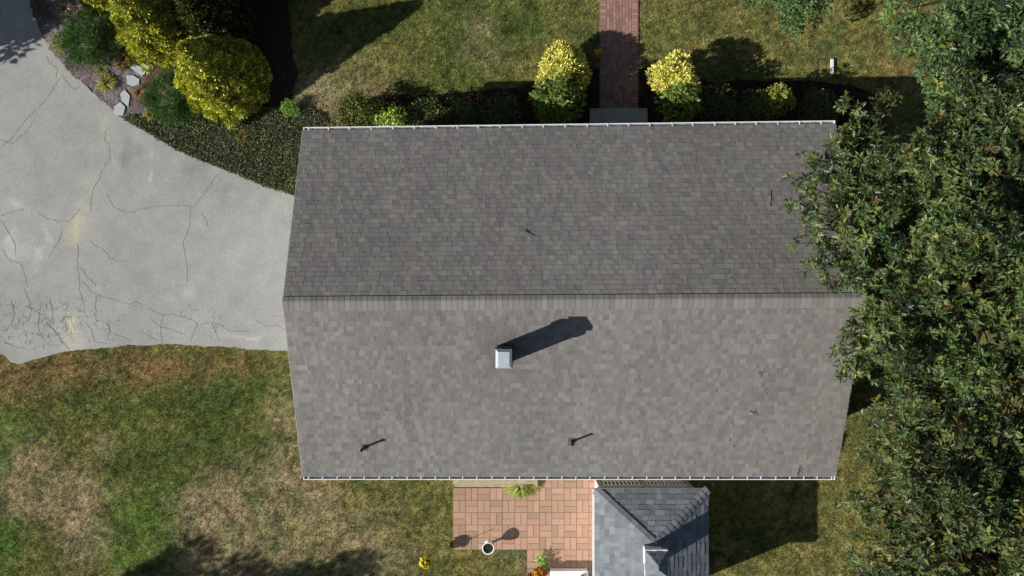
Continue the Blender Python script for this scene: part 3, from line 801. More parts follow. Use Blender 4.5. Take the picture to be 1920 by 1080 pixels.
# ---------------------------------------------------------------- golden conifers at the left
Ggold = [alb(142, 142, 50), alb(124, 130, 48), alb(168, 168, 74), alb(96, 104, 40), alb(80, 72, 34)]
Gshade = [alb(52, 58, 30), alb(42, 48, 24), alb(66, 70, 34), alb(36, 40, 22), alb(90, 92, 40)]  # leaf colours darkened in place of shade from the neighbouring trees
def cone_tree(px, py, h, r, label, seed, pal=None):
    g = np.random.default_rng(seed); rd = random.Random(seed); x, y_, _ = P(px, py)
    root = empty("golden_conifer" if pal is None else "shade_toned_conifer", (x, y_, 0), label, "conifer", "golden conifers along the planting bed" if pal is None else None)
    lobes = []
    n = 420
    for k in range(n):
        t = (k + .5) / n; z = .22 + (h - .35) * t ** 1.25
        rad = r * (1 - .12 * (t < .06)) * (1 - t ** 1.25) * .90
        a = k * 2.39996 + rd.uniform(-.3, .3)
        lobes.append((x + rad * math.cos(a), y_ + rad * math.sin(a), z, (.07 + .08 * (1 - t)) * rd.uniform(.6, 1.7) * r / 1.4))
    for k in range(60):                       # stray tufts that break the outline
        t = rd.random() ** 1.4; a = rd.uniform(0, 6.283); rad = r * (1 - t ** 1.25) * rd.uniform(.96, 1.12)
        lobes.append((x + rad * math.cos(a), y_ + rad * math.sin(a), .25 + (h - .35) * t ** 1.25, rd.uniform(.07, .15)))
    n = len(lobes); p, nn, ids = lobe_points(lobes, 900, g, .6, -.6)
    rad_ = norm(np.stack([p[:, 0] - x, p[:, 1] - y_, np.full(len(p), .35)], 1))
    ax = norm(nn + rad_ * .5 + np.array((0, 0, .4)) + g.normal(size=p.shape) * .45); nr = norm(nn * .35 + rad_ * 1.0 + g.normal(size=p.shape) * .20)
    lt = g.uniform(.55, 1.2, n)
    c = pick(pal or Ggold, len(p), g, .3, (.30, .24, .12, .18, .16)) * lt[ids][:, None]
    leaves("foliage", p, ax, nr, .10 * g.uniform(.5, 1.35, len(p)), SPRAY, np.clip(c * 2.9, 0, .85), M['scale'], root, width=1.5)
    core = MB(); rc_ = []  # added opaque core that keeps sunlight from leaking through the crown
    for i in range(13):
        t = i / 12; rc_.append((max(r * .90 * (1 - t ** 1.25), .01), .08 + (h - .45) * t ** 1.25))
    core.lathe(x, y_, rc_, 22); co_ = core.build("light_block_core", M['bark'], root)
    for v_ in co_.data.vertices:
        f_ = rd.uniform(.88, 1.06); v_.co.x *= f_; v_.co.y *= f_
    tr = MB(); tr.tube([(x, y_, -.05), (x, y_, h * .5), (x, y_, h * .93)], [.13, .08, .02], 8)
    for l in lobes[::4]: tr.tube([(x, y_, l[2] * .75), l[:3]], [.03, .01], 4)
    tr.build("trunk", M['bark'], root)
cone_tree(430, 152, 3.85, 1.42, "golden conifer nearest the house, beside the small round mugo pine", 41)
cone_tree(412, 48, 3.3, 1.3, "conifer behind the golden row with shade put into its dark colour, beside the tree shadow on the lawn", 46, Gshade)
cone_tree(318, 52, 4.1, 1.42, "golden conifer in the middle of the row, left of the tree shadow on the lawn", 42)
cone_tree(215, -45, 4.2, 1.35, "golden conifer at the top edge of the photo, behind the large mugo pine", 43)
cone_tree(330, -75, 3.9, 1.2, "golden conifer hidden behind the row at the top edge", 44)
cone_tree(520, -70, 4.3, 1.2, "pale-tipped golden conifer whose tip shows at the top edge above the lawn shadow", 45)

# mugo pines
Pm = [alb(46, 70, 28), alb(56, 84, 34), alb(36, 56, 26), alb(70, 94, 42)]
def mugo(px, py, h, r, label, seed):
    return shrub(px, py, h, r, Pm, label, "pine shrub", "mugo_pine", BLADE, .11, 700, M['needle'], 46, "round mugo pines in the gravel bed", seed, .8, lr=.22, bright=2.6)
mugo(162, 66, 1.15, .98, "large dark green mugo pine between the driveway corner and the golden conifers", 51)
mugo(316, 181, 1.0, .94, "smaller dark green mugo pine beside the stepping stones", 52)
shrub(104, 78, .45, .34, [alb(120, 128, 40), alb(96, 110, 36), alb(140, 140, 56)], "small yellow-green shrub at the driveway side of the large mugo pine", seed=53, size=.05, dens=500, nl=8)

# lime green ball by the ground cover
shrub(541, 199, .6, .30, [alb(96, 128, 44), alb(112, 144, 54), alb(80, 112, 38)], "small bright green round shrub between ground cover and lawn shadow", seed=54, size=.05, dens=900, nl=9, tmpl=SPRAY, mat=M['scale'])

# ---- grass tufts
def tuft(px, py, r, h, pal, label, n=160, seed=0, name="grass_tuft", droop=.5, width=.7, z0=0.0, ell=1.0, cat="grass tuft"):
    g = np.random.default_rng(seed); x, y_, _ = P(px, py, h * .5 + z0)
    a = g.uniform(0, 6.283, n); q_ = g.random(n) ** .6
    base = np.stack([x + np.cos(a) * r * .35 * q_ * ell, y_ + np.sin(a) * r * .35 * q_, np.full(n, z0)], 1)
    d = np.stack([np.cos(a) * (.25 + droop * q_) * ell, np.sin(a) * (.25 + droop * q_), np.full(n, 1.0)], 1)
    d = norm(d + g.normal(size=d.shape) * .12)
    L_ = h * g.uniform(.7, 1.15, n)
    b1 = base + d * (L_ * .6)[:, None]; d2 = norm(d * np.array((1.6, 1.6, .15)) + np.array((0, 0, -.15)))
    T = (np.array([(0, .05, 0), (0, -.05, 0), (1, -.04, 0), (1, .04, 0)]), [(0, 1, 2, 3)])
    c = pick(pal, n, g, .2)
    root = empty(name, (x, y_, z0), label, cat)
    up = np.cross(d, np.stack([-np.sin(a), np.cos(a), np.zeros(n)], 1))
    me1 = leaves("blades", np.concatenate([base, b1]), np.concatenate([d, d2]), np.concatenate([up, up]) + .01, np.concatenate([L_ * .6, np.maximum(L_ * .6, r * .55)]), BLADE, np.concatenate([c, c * 1.05]), M['leaf'], root, width=width * 2)
    return root
YT_ = [alb(176, 172, 62), alb(150, 150, 56), alb(190, 182, 90), alb(118, 124, 46)]
DT_ = [alb(150, 122, 84), alb(128, 100, 66), alb(170, 146, 100)]
tuft(198, 156, .26, .3, YT_, "yellow ornamental grass tuft in the gravel beside the stepping stones", 170, 61)
tuft(190, 130, .18, .24, YT_ + DT_, "small straw-yellow grass tuft below the large mugo pine", 110, 62)
tuft(226, 119, .26, .22, DT_, "dry brown grass tuft above the stepping stones", 130, 63)
tuft(260, 172, .24, .22, DT_ + [alb(176, 130, 70)], "orange-brown dry grass tuft left of the smaller mugo pine", 120, 64)
tuft(280, 214, .18, .26, YT_, "yellow grass tuft tucked under the smaller mugo pine", 90, 65)
tuft(452, 254, .28, .22, [alb(150, 140, 50), alb(120, 110, 44), alb(170, 150, 60)], "yellowing grass tuft growing through the dark ground cover", 70, 66)
tuft(118, 12, .3, .25, DT_ + [alb(150, 140, 130)], "pale dry grass tuft at the top of the gravel bed", 90, 67)
tuft(977, 906, .38, .42, [alb(178, 188, 80), alb(150, 166, 60), alb(204, 206, 110), alb(120, 140, 50)], "lime green grass clump under the back gutter beside the patio step", 620, 68, "ornamental_grass", 1.0, .6, 0.0, 1.7, "ornamental grass")

# ---- stepping stones
def stone(pts, label):
    m_ = MB(); P_ = [P2(*p, .05) for p in pts]; cxs = sum(p[0] for p in P_) / len(P_); cys = sum(p[1] for p in P_) / len(P_)
    P_ = ragged(P_, .006, .09, 3); P_ = P_[::-1] if sum((P_[i][0] * P_[(i + 1) % len(P_)][1] - P_[(i + 1) % len(P_)][0] * P_[i][1]) for i in range(len(P_))) < 0 else P_
    ins = [(cxs + (x - cxs) * .94, cys + (y - cys) * .94) for x, y in P_]
    m_.poly([(x, y, .055) for x, y in ins])
    for i in range(len(P_)):
        j = (i + 1) % len(P_)
        m_.poly([(*P_[i], .045), (*P_[j], .045), (*ins[j], .055), (*ins[i], .055)]); m_.poly([(*P_[i], .0), (*P_[j], .0), (*P_[j], .045), (*P_[i], .045)])
    return tag(m_.build("stepping_stone", M['slate'], None, (cxs, cys, 0)), label, "stepping stone", "slate stepping stones across the gravel bed")
stone([(243, 126), (252, 119), (275, 130), (272, 138), (266, 143)], "long slate stepping stone nearest the golden conifers, second from the top")
stone([(237, 140), (250, 141), (262, 148), (261, 158), (249, 162), (238, 157)], "rounded slate stepping stone in the middle of the path")
stone([(225, 176), (234, 168), (244, 179), (241, 200), (229, 190)], "pointed slate stepping stone beside the yellow grass tuft")
stone([(214, 199), (226, 191), (235, 200), (232, 216), (220, 216), (213, 208)], "slate stepping stone touching the driveway edge")
stone([(260, 112), (270, 110), (284, 122), (278, 132), (266, 121)], "slate stepping stone half under the golden conifers")

# ---------------------------------------------------------------- front shrubs
GY = [alb(204, 202, 100), alb(184, 182, 80), alb(220, 216, 136), alb(150, 144, 62), alb(110, 84, 44)]
GG = [alb(86, 108, 42, .9), alb(102, 124, 50, .9), alb(68, 88, 36, .9), alb(124, 142, 66, .9), alb(96, 92, 48, .8)]
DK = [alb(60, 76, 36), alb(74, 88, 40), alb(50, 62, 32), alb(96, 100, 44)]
gg_ = "golden cypress shrubs flanking the brick walk"
shrub(1060, 131, 1.6, .88, GY, "golden yellow shrub left of the brick walk", "shrub", "golden_cypress", SPRAY, .12, 560, M['scale'], 46, gg_, 71, .6, w=(.34, .28, .16, .12, .10), lr=.22)
shrub(1270, 133, 2.0, .72, GY, "golden yellow shrub right of the brick walk", "shrub", "golden_cypress", SPRAY, .12, 560, M['scale'], 40, gg_, 72, .6, w=(.34, .28, .16, .12, .10), lr=.22)
gl_ = "tall green shrubs against the front wall"
shrub(1050, 182, 2.35, .86, GG, "tall green shrub between the left golden shrub and the front gutter", seed=73, size=.13, dens=170, nl=40, group=gl_, lr=.22)
shrub(1278, 187, 2.6, .62, GG, "tall green shrub between the right golden shrub and the front gutter", seed=74, size=.13, dens=160, nl=30, group=gl_, lr=.23)
shrub(676, 212, 1.45, .86, [alb(84, 92, 30), alb(62, 74, 30), alb(104, 106, 36), alb(50, 62, 28)], "dark olive broadleaf shrub at the left end of the front gutter", seed=75, size=.075, dens=230, nl=18, lr=.36, sq=.8)
shrub(728, 218, 1.7, .48, [alb(150, 172, 66), alb(126, 152, 54), alb(172, 190, 88), alb(84, 104, 44)], "lime green shrub with bright new growth against the front gutter", seed=76, size=.085, dens=260, nl=12, lr=.36)
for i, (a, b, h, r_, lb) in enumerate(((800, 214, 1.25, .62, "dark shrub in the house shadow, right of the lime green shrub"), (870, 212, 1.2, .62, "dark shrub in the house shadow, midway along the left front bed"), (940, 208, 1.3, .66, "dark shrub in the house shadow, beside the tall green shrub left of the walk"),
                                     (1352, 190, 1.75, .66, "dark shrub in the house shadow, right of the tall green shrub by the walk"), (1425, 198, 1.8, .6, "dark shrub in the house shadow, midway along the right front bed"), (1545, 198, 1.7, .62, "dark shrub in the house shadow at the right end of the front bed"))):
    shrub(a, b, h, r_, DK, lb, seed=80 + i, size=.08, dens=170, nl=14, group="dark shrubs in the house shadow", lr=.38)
shrub(1468, 180, 2.3, .50, [alb(130, 136, 50), alb(108, 120, 44), alb(150, 130, 70), alb(84, 100, 40)], "narrow upright shrub with a sunlit yellow-green top right of the dark shrubs", seed=88, size=.10, dens=170, nl=13, lr=.36)
# young tree at the top, right of the walk
Yt = [alb(96, 130, 76), alb(76, 112, 60), alb(120, 150, 96), alb(60, 88, 48)]
yt = empty("young_tree", (*P2(1475, -45), 0), "young pale green tree reaching in from the top edge over the lawn", "tree")
g_ = np.random.default_rng(90)
lob = [(*P(a, b, z), r_) for a, b, z, r_ in ((1478, 8, 2.2, .36), (1484, 38, 1.9, .30), (1492, 55, 1.6, .22), (1470, -15, 2.6, .4), (1500, 15, 2.0, .30), (1510, -10, 2.6, .35), (1538, 20, 1.6, .22), (1545, 5, 1.8, .22), (1530, 42, 1.3, .16), (1400, -8, 2.2, .28), (1420, -4, 2.2, .2), (1440, -30, 2.8, .5), (1490, -50, 3.2, .6), (1540, -30, 2.6, .4), (1485, -25, 2.9, .4))]
p, n_, ids = lobe_points(lob, 260, g_, .5, -.5)
leaves("crown", p, norm(n_ + g_.normal(size=p.shape) * .6), norm(n_ * .4 + np.array((0, 0, 1)) + g_.normal(size=p.shape) * .4), .11 * g_.uniform(.6, 1.2, len(p)), LEAF, pick(Yt, len(p), g_), M['leaf'], yt)
b_ = P2(1475, -45)
tb = MB(); tb.tube([(b_[0], b_[1], -.05), (b_[0], b_[1] - .05, 1.2), (b_[0] + .05, b_[1], 2.6)], [.07, .055, .03], 8)
for l in lob: tb.tube([(b_[0], b_[1], 1.0), ((b_[0] + l[0]) / 2, (b_[1] + l[1]) / 2, l[2] * .8), l[:3]], [.03, .02, .006], 5)
tb.build("trunk", M['bark'], yt)

# potted flowers on the walk
def flowers(px, py, z, r, pal, leafpal, label, seed, pot=None, n=90, name="flower_pot", cat="flowers", fs=.045):
    g = np.random.default_rng(seed); x, y_, _ = P(px, py, z)
    root = empty(name, (x, y_, 0), label, cat)
    d = rdir(n * 3, g); d = d[d[:, 2] > -.1][:n]; p = np.array((x, y_, z - r * .4)) + d * r * np.array((1, 1, .8)) * g.uniform(.8, 1.05, (len(d), 1))
    # each bloom: five petals
    k = 6; P5 = np.repeat(p, k, 0); an = np.tile(np.arange(k) * 6.283 / k, len(p)) + np.repeat(g.uniform(0, 6, len(p)), k)
    nn = np.repeat(norm(d + np.array((0, 0, .5))), k, 0); t1 = norm(np.cross(nn, np.array((.3, .9, .1)))); t2 = np.cross(nn, t1)
    ax = norm(t1 * np.cos(an)[:, None] + t2 * np.sin(an)[:, None] + nn * .25)
    leaves("blossom", P5, ax, nn, fs * g.uniform(.7, 1.1, len(P5)), LEAF, np.repeat(pick(pal, len(p), g, .15), k, 0), M['petal'], root, width=1.5)
    m = 260; d = rdir(m, g); d = d[d[:, 2] > -.4]; p = np.array((x, y_, z - r * .45)) + d * r * .88 * g.random((len(d), 1)) ** .3
    leaves("foliage", p, norm(d + g.normal(size=d.shape) * .5), rdir(len(p), g), .05, LEAF, pick(leafpal, len(p), g), M['leaf'], root)
    if pot:
        zb, rt, mt = pot; m_ = MB(); m_.lathe(x, y_, [(rt * .7, zb), (rt, z - r * .35), (rt * 1.08, z - r * .35), (rt * 1.08, z - r * .28), (rt * .9, z - r * .28), (rt * .88, z - r * .4)], 20); m_.build("pot", mt, root)
    return root
flowers(1124, 97, .36, .15, [alb(240, 190, 40), alb(236, 150, 40), alb(250, 226, 120)], GG, "yellow-orange flowers in a pot on the left edge of the brick walk", 101, (.03, .13, M['terracotta']), 40)
# shepherd's hook with hanging basket
hk = empty("shepherds_hook", (*P2(806, 1040), 0), "thin black shepherd's hook standing in the grass left of the patio", "plant hook")
hx, hy = P2(806, 1040); m_ = MB(); bxk, byk, _ = P(797, 1056, .75)
m_.tube([(hx, hy, -.05), (hx, hy, 1.2), (hx - .03, hy - .02, 1.30), ((hx + bxk) / 2, (hy + byk) / 2, 1.34), (bxk + .02, byk, 1.28), (bxk, byk, 1.18)], .008, 6); m_.build("pole", M['iron'], hk)
hb = flowers(797, 1056, .78, .19, [alb(244, 222, 30), alb(232, 204, 20), alb(250, 236, 80)], GG, "hanging basket of bright yellow flowers on the shepherd's hook", 102, (.50, .16, M['black']), 75, "hanging_basket")
m_ = MB()
for k in range(3): m_.tube([(bxk + .15 * math.cos(k * 2.09), byk + .15 * math.sin(k * 2.09), .74), (bxk, byk, 1.18)], .003, 4)
m_.build("hanger_wire", M['iron'], hb)
# pedestal planter
x, y_, _ = P(915.5, 1028.5, .52)
pp = empty("pedestal_planter", (x, y_, 0), "round white-rimmed planter with dark soil on a slim pedestal at the patio edge", "planter")
m_ = MB(); m_.lathe(x, y_, [(.0, -.01), (.13, -.01), (.13, .04), (.05, .10), (.035, .2), (.04, .30), (.10, .36), (.165, .44), (.19, .52), (.196, .53), (.165, .53), (.16, .47)], 28)
smooth(m_.build("bowl", M['plastic'], pp)); m_ = MB(); m_.lathe(x, y_, [(.163, .485), (.08, .492), (.01, .495)], 20); m_.build("soil", M['soil'], pp)
# plants at the patio corner
shrub(1016, 1056, .42, .22, [alb(116, 160, 76), alb(84, 124, 52), alb(170, 196, 120)], "bushy green plant at the patio corner above the mums", "potted plant", "potted_plant", FERN, .14, 260, nl=6, seed=103)
flowers(1012, 1079, .35, .24, [alb(240, 186, 30), alb(228, 140, 30), alb(160, 84, 40), alb(130, 60, 36)], DK, "yellow and rust mums at the patio corner beside the white table", 104, (.0, .17, M['terracotta']), 110)
flowers(993, 1083, .25, .11, [alb(170, 70, 150), alb(190, 100, 170)], GG, "small purple flowers at the bottom left of the mums", 105, (.0, .09, M['terracotta']), 22)
# low white table with grey-green bowl on it
tx0, ty1, _ = P(1031, 1071, .38); tx1 = P(1103, 1071, .38)[0]
wt = empty("patio_table", ((tx0 + tx1) / 2, ty1 - .3, 0), "low white rectangular patio table at the bottom edge beside the mums", "table")
bx("tabletop", M['plastic'], tx0, tx1, ty1 - .62, ty1, .335, .38, parent=wt)
for (a, b) in ((tx0 + .05, ty1 - .04), (tx1 - .05, ty1 - .04), (tx0 + .05, ty1 - .58), (tx1 - .05, ty1 - .58)): bx("leg", M['plastic'], a - .03, a + .03, b - .03, b + .03, .0, .335, parent=wt)
bx("apron", M['plastic'], tx0 + .02, tx1 - .02, ty1 - .60, ty1 - .021, .05, .334, parent=wt)
x, y_, _ = P(1096, 1084, .5); bo = MB(); bo.lathe(x - .02, y_, [(.06, .381), (.11, .43), (.13, .50), (.12, .50), (.10, .44)], 20)
tag(smooth(bo.build("bowl", M['greygreen'], None, (x, y_, .38))), "grey-green round bowl on the right end of the white table", "bowl")
# white drain pipe on the lawn
a = P2(1560, 111, .05); b = P2(1560.5, 138, .05); dp = MB(); dp.box(a[0] - .04, a[0] + .04, b[1], a[1], .01, .085)
dpo = dp.build("downspout_extension", M['white'], None, (a[0], a[1], 0)); tag(dpo, "white downspout extension lying on the lawn at the edge of the house shadow", "drain pipe")

# leaf litter caught in the back gutter near the oak, and a little on the roof
gl = np.random.default_rng(66); n = 90; xx = 8.1 + gl.normal(size=n) * .28; yy = YB - .055 + gl.normal(size=n) * .022
n2 = 25; x2 = gl.uniform(5.5, 9.0, n2); y2 = gl.uniform(YB + .1, YT - .2, n2); z2 = np.array([rz(v) for v in y2]) + .028
xx = np.concatenate([xx, x2]); yy = np.concatenate([yy, y2]); zz_ = np.concatenate([np.full(n, ZE - .02), z2]); n += n2
tag(leaves("leaf_litter", np.stack([xx, yy, zz_], 1), norm(np.stack([gl.normal(size=n), gl.normal(size=n), np.zeros(n)], 1)), norm(gl.normal(size=(n, 3)) * .2 + np.array((0, 0, 1))), gl.uniform(.03, .07, n), LEAF, pick([alb(70, 56, 36), alb(96, 74, 44), alb(50, 44, 32), alb(120, 100, 60)], n, gl), M['petal'], None, (0, 0, 0), 1.3), "dry leaf litter in the back gutter and on the roof near the oak", "leaf litter", kind="stuff")
# twigs on the roof
for i, (a, b, ang, L_, lb) in enumerate(((1445, 372, 1.4, .5, "forked dark twig lying on the front roof slope beside the oak"), (990, 438, -.6, .3, "thin twig lying on the front roof slope near its middle"), (1497, 883, 1.5, .3, "dark forked twig on the back roof slope above the gutter"), (1414, 776, -.5, .3, "pair of thin twigs on the back roof slope"), (1426, 703, -1.1, .22, "short thin twig on the back roof slope below the ridge"))):
    x, y_ = P2(a, b, 4.2); zf = lambda yy: rz(yy) + .035
    for _k in range(4):
        zz_ = zf(y_); x, y_ = P2(a, b, zz_)
    m_ = MB(); d = (math.cos(ang), math.sin(ang)); rt = random.Random(i); pts = []
    for k in range(6):
        t = k / 5 - .5; xx = x + d[0] * L_ * t + rt.uniform(-.02, .02); yy = y_ + d[1] * L_ * t + rt.uniform(-.02, .02); pts.append((xx, yy, zf(yy) + rt.uniform(0, .02)))
    m_.tube(pts, [.010, .010, .009, .008, .006, .004], 5)
    q_ = pts[2]; yy = q_[1] + .1; m_.tube([q_, (q_[0] + .10, yy, zf(yy) + .01)], [.007, .003], 5)
    tag(m_.build("twig", M['bark'], None, (x, y_, zz_)), lb, "twig", "fallen twigs on the roof")

# ---------------------------------------------------------------- oaks on the right
OKP = [alb(94, 108, 54, 1.25), alb(76, 95, 44, 1.2), alb(108, 120, 66, 1.3), alb(62, 76, 38, 1.1), alb(116, 122, 60, 1.3), alb(72, 96, 52, 1.2)]
def oak(base, lobes, label, seed, tint=(1, 1, 1), autumn=.05):
    g = np.random.default_rng(seed); rd = random.Random(seed); bx_, by_ = base
    root = empty("oak_tree", (bx_, by_, 0), label, "oak tree", "oaks on the right side of the house")
    ps, axs, nrs, cs, szs = [], [], [], [], []
    tw = MB()
    for (x, y_, z, r) in lobes:
        far = x > 14.2 or abs(y_) > 9
        dn = 6 if far else 22
        n = int(dn * 4 * math.pi * r * r * .8)
        d = rdir(n, g); d = d[d[:, 2] > -.25]
        rad = r * (1 - .45 * g.random(len(d)) ** 1.6)
        c = np.array((x, y_, z)) + d * rad[:, None] * np.array((1, 1, .75))
        m = len(c); k = 7
        lt = rd.uniform(.52, 1.12)
        wt_ = (g.random(m) < autumn); wcol = pick(OKP, m, g, .12) * lt
        ac = pick([alb(128, 112, 44), alb(150, 140, 56), alb(112, 84, 48), alb(110, 110, 44)], m, g, .2); wcol[wt_] = ac[wt_]
        tdir = norm(d + np.array((0, 0, .25)) + g.normal(size=d.shape) * .25)          # twig direction
        t1 = norm(np.cross(tdir, rdir(m, g))); t2 = np.cross(tdir, t1)
        if not far:
            for q_ in range(0, m, 3):
                e = Vector(c[q_]); tw.tube([e - Vector(tdir[q_]) * .35, e], [.006, .003], 3, cap=False)
        for j in range(k):
            a = 6.283 * j / k + g.uniform(-.4, .4, m); lean = g.uniform(.1, .75, m)
            ax = norm(t1 * np.cos(a)[:, None] + t2 * np.sin(a)[:, None] + tdir * lean[:, None] + np.array((0, 0, -.12)))
            nr = norm(tdir + np.array((0, 0, .5)) + g.normal(size=ax.shape) * .45)
            ps.append(c + tdir * g.uniform(-.09, .03, (m, 1))); axs.append(ax); nrs.append(nr); cs.append(wcol * g.uniform(.8, 1.2, (m, 1))); szs.append(g.uniform(.11, .23, m) * (1.5 if far else 1))
    leaves("crown", np.concatenate(ps), np.concatenate(axs), np.concatenate(nrs), np.concatenate(szs), OAK, np.concatenate(cs) * np.array(tint), M['oak'], root, width=.72)
    tr = MB(); top = max(l[2] for l in lobes)
    tr.tube([(bx_, by_, -.1), (bx_, by_, 1.5), (bx_ + .1, by_, 4), (bx_, by_ + .1, top * .85)], [.34, .26, .2, .06], 12)
    for l in lobes:
        zb = min(max(l[2] * .45, 1.8), 6); dd = math.hypot(l[0] - bx_, l[1] - by_)
        m1 = (bx_ + (l[0] - bx_) * .5, by_ + (l[1] - by_) * .5, zb + (l[2] - zb) * .65)
        tr.tube([(bx_, by_, zb), m1, l[:3]], [.04 + .010 * dd, .022 + .003 * dd, .006], 6, cap=False)
    smooth(tr.build("trunk", M['bark'], root)); tw.build("twigs", M['bark'], root)['kind'] = 'stuff'
def L(px, py, z, r): return (*P(px, py, z), r)
rd = random.Random(77)
def fill(cx, cy, R, zc, zr, n, seed, cond, y0, y1):
    """crown lobes: close together where the photograph looks, looser on the far side of the crown"""
    r_ = random.Random(seed); out = []
    while len(out) < n:
        near = r_.random() < .8
        if near:
            px = r_.uniform(1640, 2010); py = r_.uniform(y0, y1); z = zc + zr * .55 + 1.6 * (float(vnoise(px, py, 90.0, seed)) - .5) - r_.random() ** 2 * 1.2
            if not cond(px, py): continue
            x, y_, _ = P(px, py, z)
        else:
            a = r_.uniform(0, 6.283); q_ = math.sqrt(r_.random()); x = cx + R * q_ * math.cos(a); y_ = cy + R * q_ * math.sin(a)
            z = zc + zr * math.sqrt(max(0, 1 - q_ * q_)) * r_.uniform(.75, 1.05) - r_.uniform(0, 1.5)
            if P(2010, 0, z)[0] > x: continue
        out.append((x, y_, z, r_.uniform(.36, .62) if near else r_.uniform(.6, 1.0)))
    return out
fr = [L(1592, 200, 5.6, .30), L(1625, 235, 5.8, .42), L(1660, 195, 5.6, .35), L(1575, 275, 6.0, .42), L(1530, 300, 6.0, .22), L(1500, 285, 6.0, .12), L(1590, 330, 6.2, .5), L(1540, 350, 6.0, .40), L(1485, 345, 6.0, .22), L(1480, 385, 6.0, .16),
      L(1550, 400, 6.2, .38), L(1510, 400, 6.1, .25), L(1600, 440, 6.4, .5), L(1530, 445, 6.3, .26), L(1490, 455, 6.3, .16), L(1560, 490, 6.4, .42), L(1525, 505, 6.3, .26), L(1600, 510, 6.5, .42), L(1560, 530, 6.3, .25), L(1640, 560, 6.5, .4),
      L(1655, 300, 6.6, .6), L(1560, 320, 5.9, .35), L(1520, 375, 5.9, .28), L(1575, 365, 6.0, .4), L(1590, 395, 6.3, .42), L(1520, 425, 6.1, .26), L(1570, 440, 6.1, .38), L(1610, 480, 6.4, .45), L(1600, 260, 5.8, .4), L(1635, 330, 6.3, .5), L(1620, 520, 6.4, .4), L(1545, 475, 6.2, .3), L(1510, 345, 5.9, .2), L(1625, 660, 6.2, .35), L(1600, 620, 6.2, .28), L(1570, 665, 6.0, .22), L(1650, 390, 6.8, .65), L(1650, 470, 6.8, .6), L(1635, 620, 6.2, .42), L(1610, 600, 6.2, .26), L(1590, 640, 6.2, .28), L(1600, 690, 6.2, .30), L(1580, 700, 6.1, .2), L(1650, 690, 6.3, .38)]
edge_mid = lambda px, py: px > (1665 if 240 < py < 680 else 1695) and 150 < py < 740 and not (1650 < px < 1760 and 130 < py < 235)
mid = fr + fill(12.4, 1.3, 5.6, 5.0, 3.4, 190, 1, edge_mid, 150, 740)
oak((12.6, 1.0), mid, "large oak leaning over the right end of the front roof slope", 201, (.95, 1.03, 1.0), autumn=.035)
upf = [L(1690, 20, 5.4, .5), L(1675, -10, 5.2, .4), L(1700, 75, 5.4, .42), L(1735, 110, 5.3, .32), L(1720, 60, 5.8, .5), L(1765, 60, 6.0, .6), L(1770, 130, 5.8, .42), L(1800, 170, 6.0, .5), L(1800, 100, 6.4, .7), L(1690, -40, 5.4, .5)]
oak((13.2, 8.4), upf + fill(13.2, 8.2, 4.6, 4.8, 2.8, 95, 2, lambda px, py: px > 1750 and py < 190, -60, 190), "blue-green oak at the top right corner of the photo", 202, (.98, 1.2, 1.26), .025)
lof = [L(1635, 790, 5.2, .32), L(1660, 770, 5.6, .4), L(1625, 850, 5.0, .28), L(1660, 850, 5.6, .5), L(1640, 905, 5.4, .36), L(1590, 945, 5.0, .26), L(1615, 935, 5.2, .34), L(1640, 960, 5.6, .45), L(1610, 1010, 5.2, .24), L(1615, 1040, 5.2, .34), L(1650, 1050, 5.6, .5),
       L(1600, 1075, 5.0, .3), L(1700, 820, 6.0, .6), L(1700, 920, 6.2, .65), L(1690, 1010, 6.2, .6), L(1720, 760, 6.0, .6), L(1680, 1090, 5.8, .6), L(1680, 880, 6.0, .5), L(1660, 1000, 5.8, .4), L(1640, 1090, 5.6, .4), L(1700, 880, 5.4, .5), L(1690, 960, 5.6, .5)]
oak((13.0, -7.4), lof + fill(12.9, -7.0, 5.0, 4.8, 3.0, 150, 3, lambda px, py: px > 1700 and py > 690, 690, 1140), "dark green oak at the bottom right corner beside the lawn strip", 203, (.92, .94, .9), .05)

# trees outside the picture whose shade falls into it
def shade_tree(x, y_, h, r, label, seed):
    g = np.random.default_rng(seed); rd_ = random.Random(seed)
    root = empty("shade_tree", (x, y_, 0), label, "tree", "trees beyond the edges of the photo")
    lobes = []
    for k in range(26):
        a = rd_.uniform(0, 6.283); q_ = math.sqrt(rd_.random()) * .8; z = h * .35 + (h * .55) * rd_.random()
        lobes.append((x + r * q_ * math.cos(a), y_ + r * q_ * math.sin(a), z, r * .34 * rd_.uniform(.8, 1.2)))
    p, n_, ids = lobe_points(lobes, 70, g, .4, -.9)
    leaves("crown", p, norm(n_ + g.normal(size=p.shape)), rdir(len(p), g), .22 * g.uniform(.7, 1.2, len(p)), LEAF, pick(OKP, len(p), g), M['leaf'], root)
    tr = MB(); tr.tube([(x, y_, -.1), (x, y_, h * .4), (x, y_, h * .8)], [.18, .14, .05], 8)
    for l in lobes[::2]: tr.tube([(x, y_, l[2] * .7), l[:3]], [.05, .015], 5)
    tr.build("trunk", M['bark'], root)
shade_tree(*P2(-250, 120), 5.6, 1.45, "leafy tree beyond the left edge shading the driveway corner", 301)
shade_tree(*P2(-165, 60), 5.4, 1.3, "second leafy tree beyond the left edge shading the top of the gravel bed", 302)
shade_tree(*P2(-235, 1355), 7.0, 1.5, "leafy tree beyond the bottom left shading the lawn", 303)
shade_tree(*P2(-95, 1350), 7.0, 1.5, "leafy tree beyond the bottom edge shading the lawn", 304)
shade_tree(*P2(50, 1345), 7.2, 1.6, "leafy tree beyond the bottom edge shading the lawn left of the patio", 305)

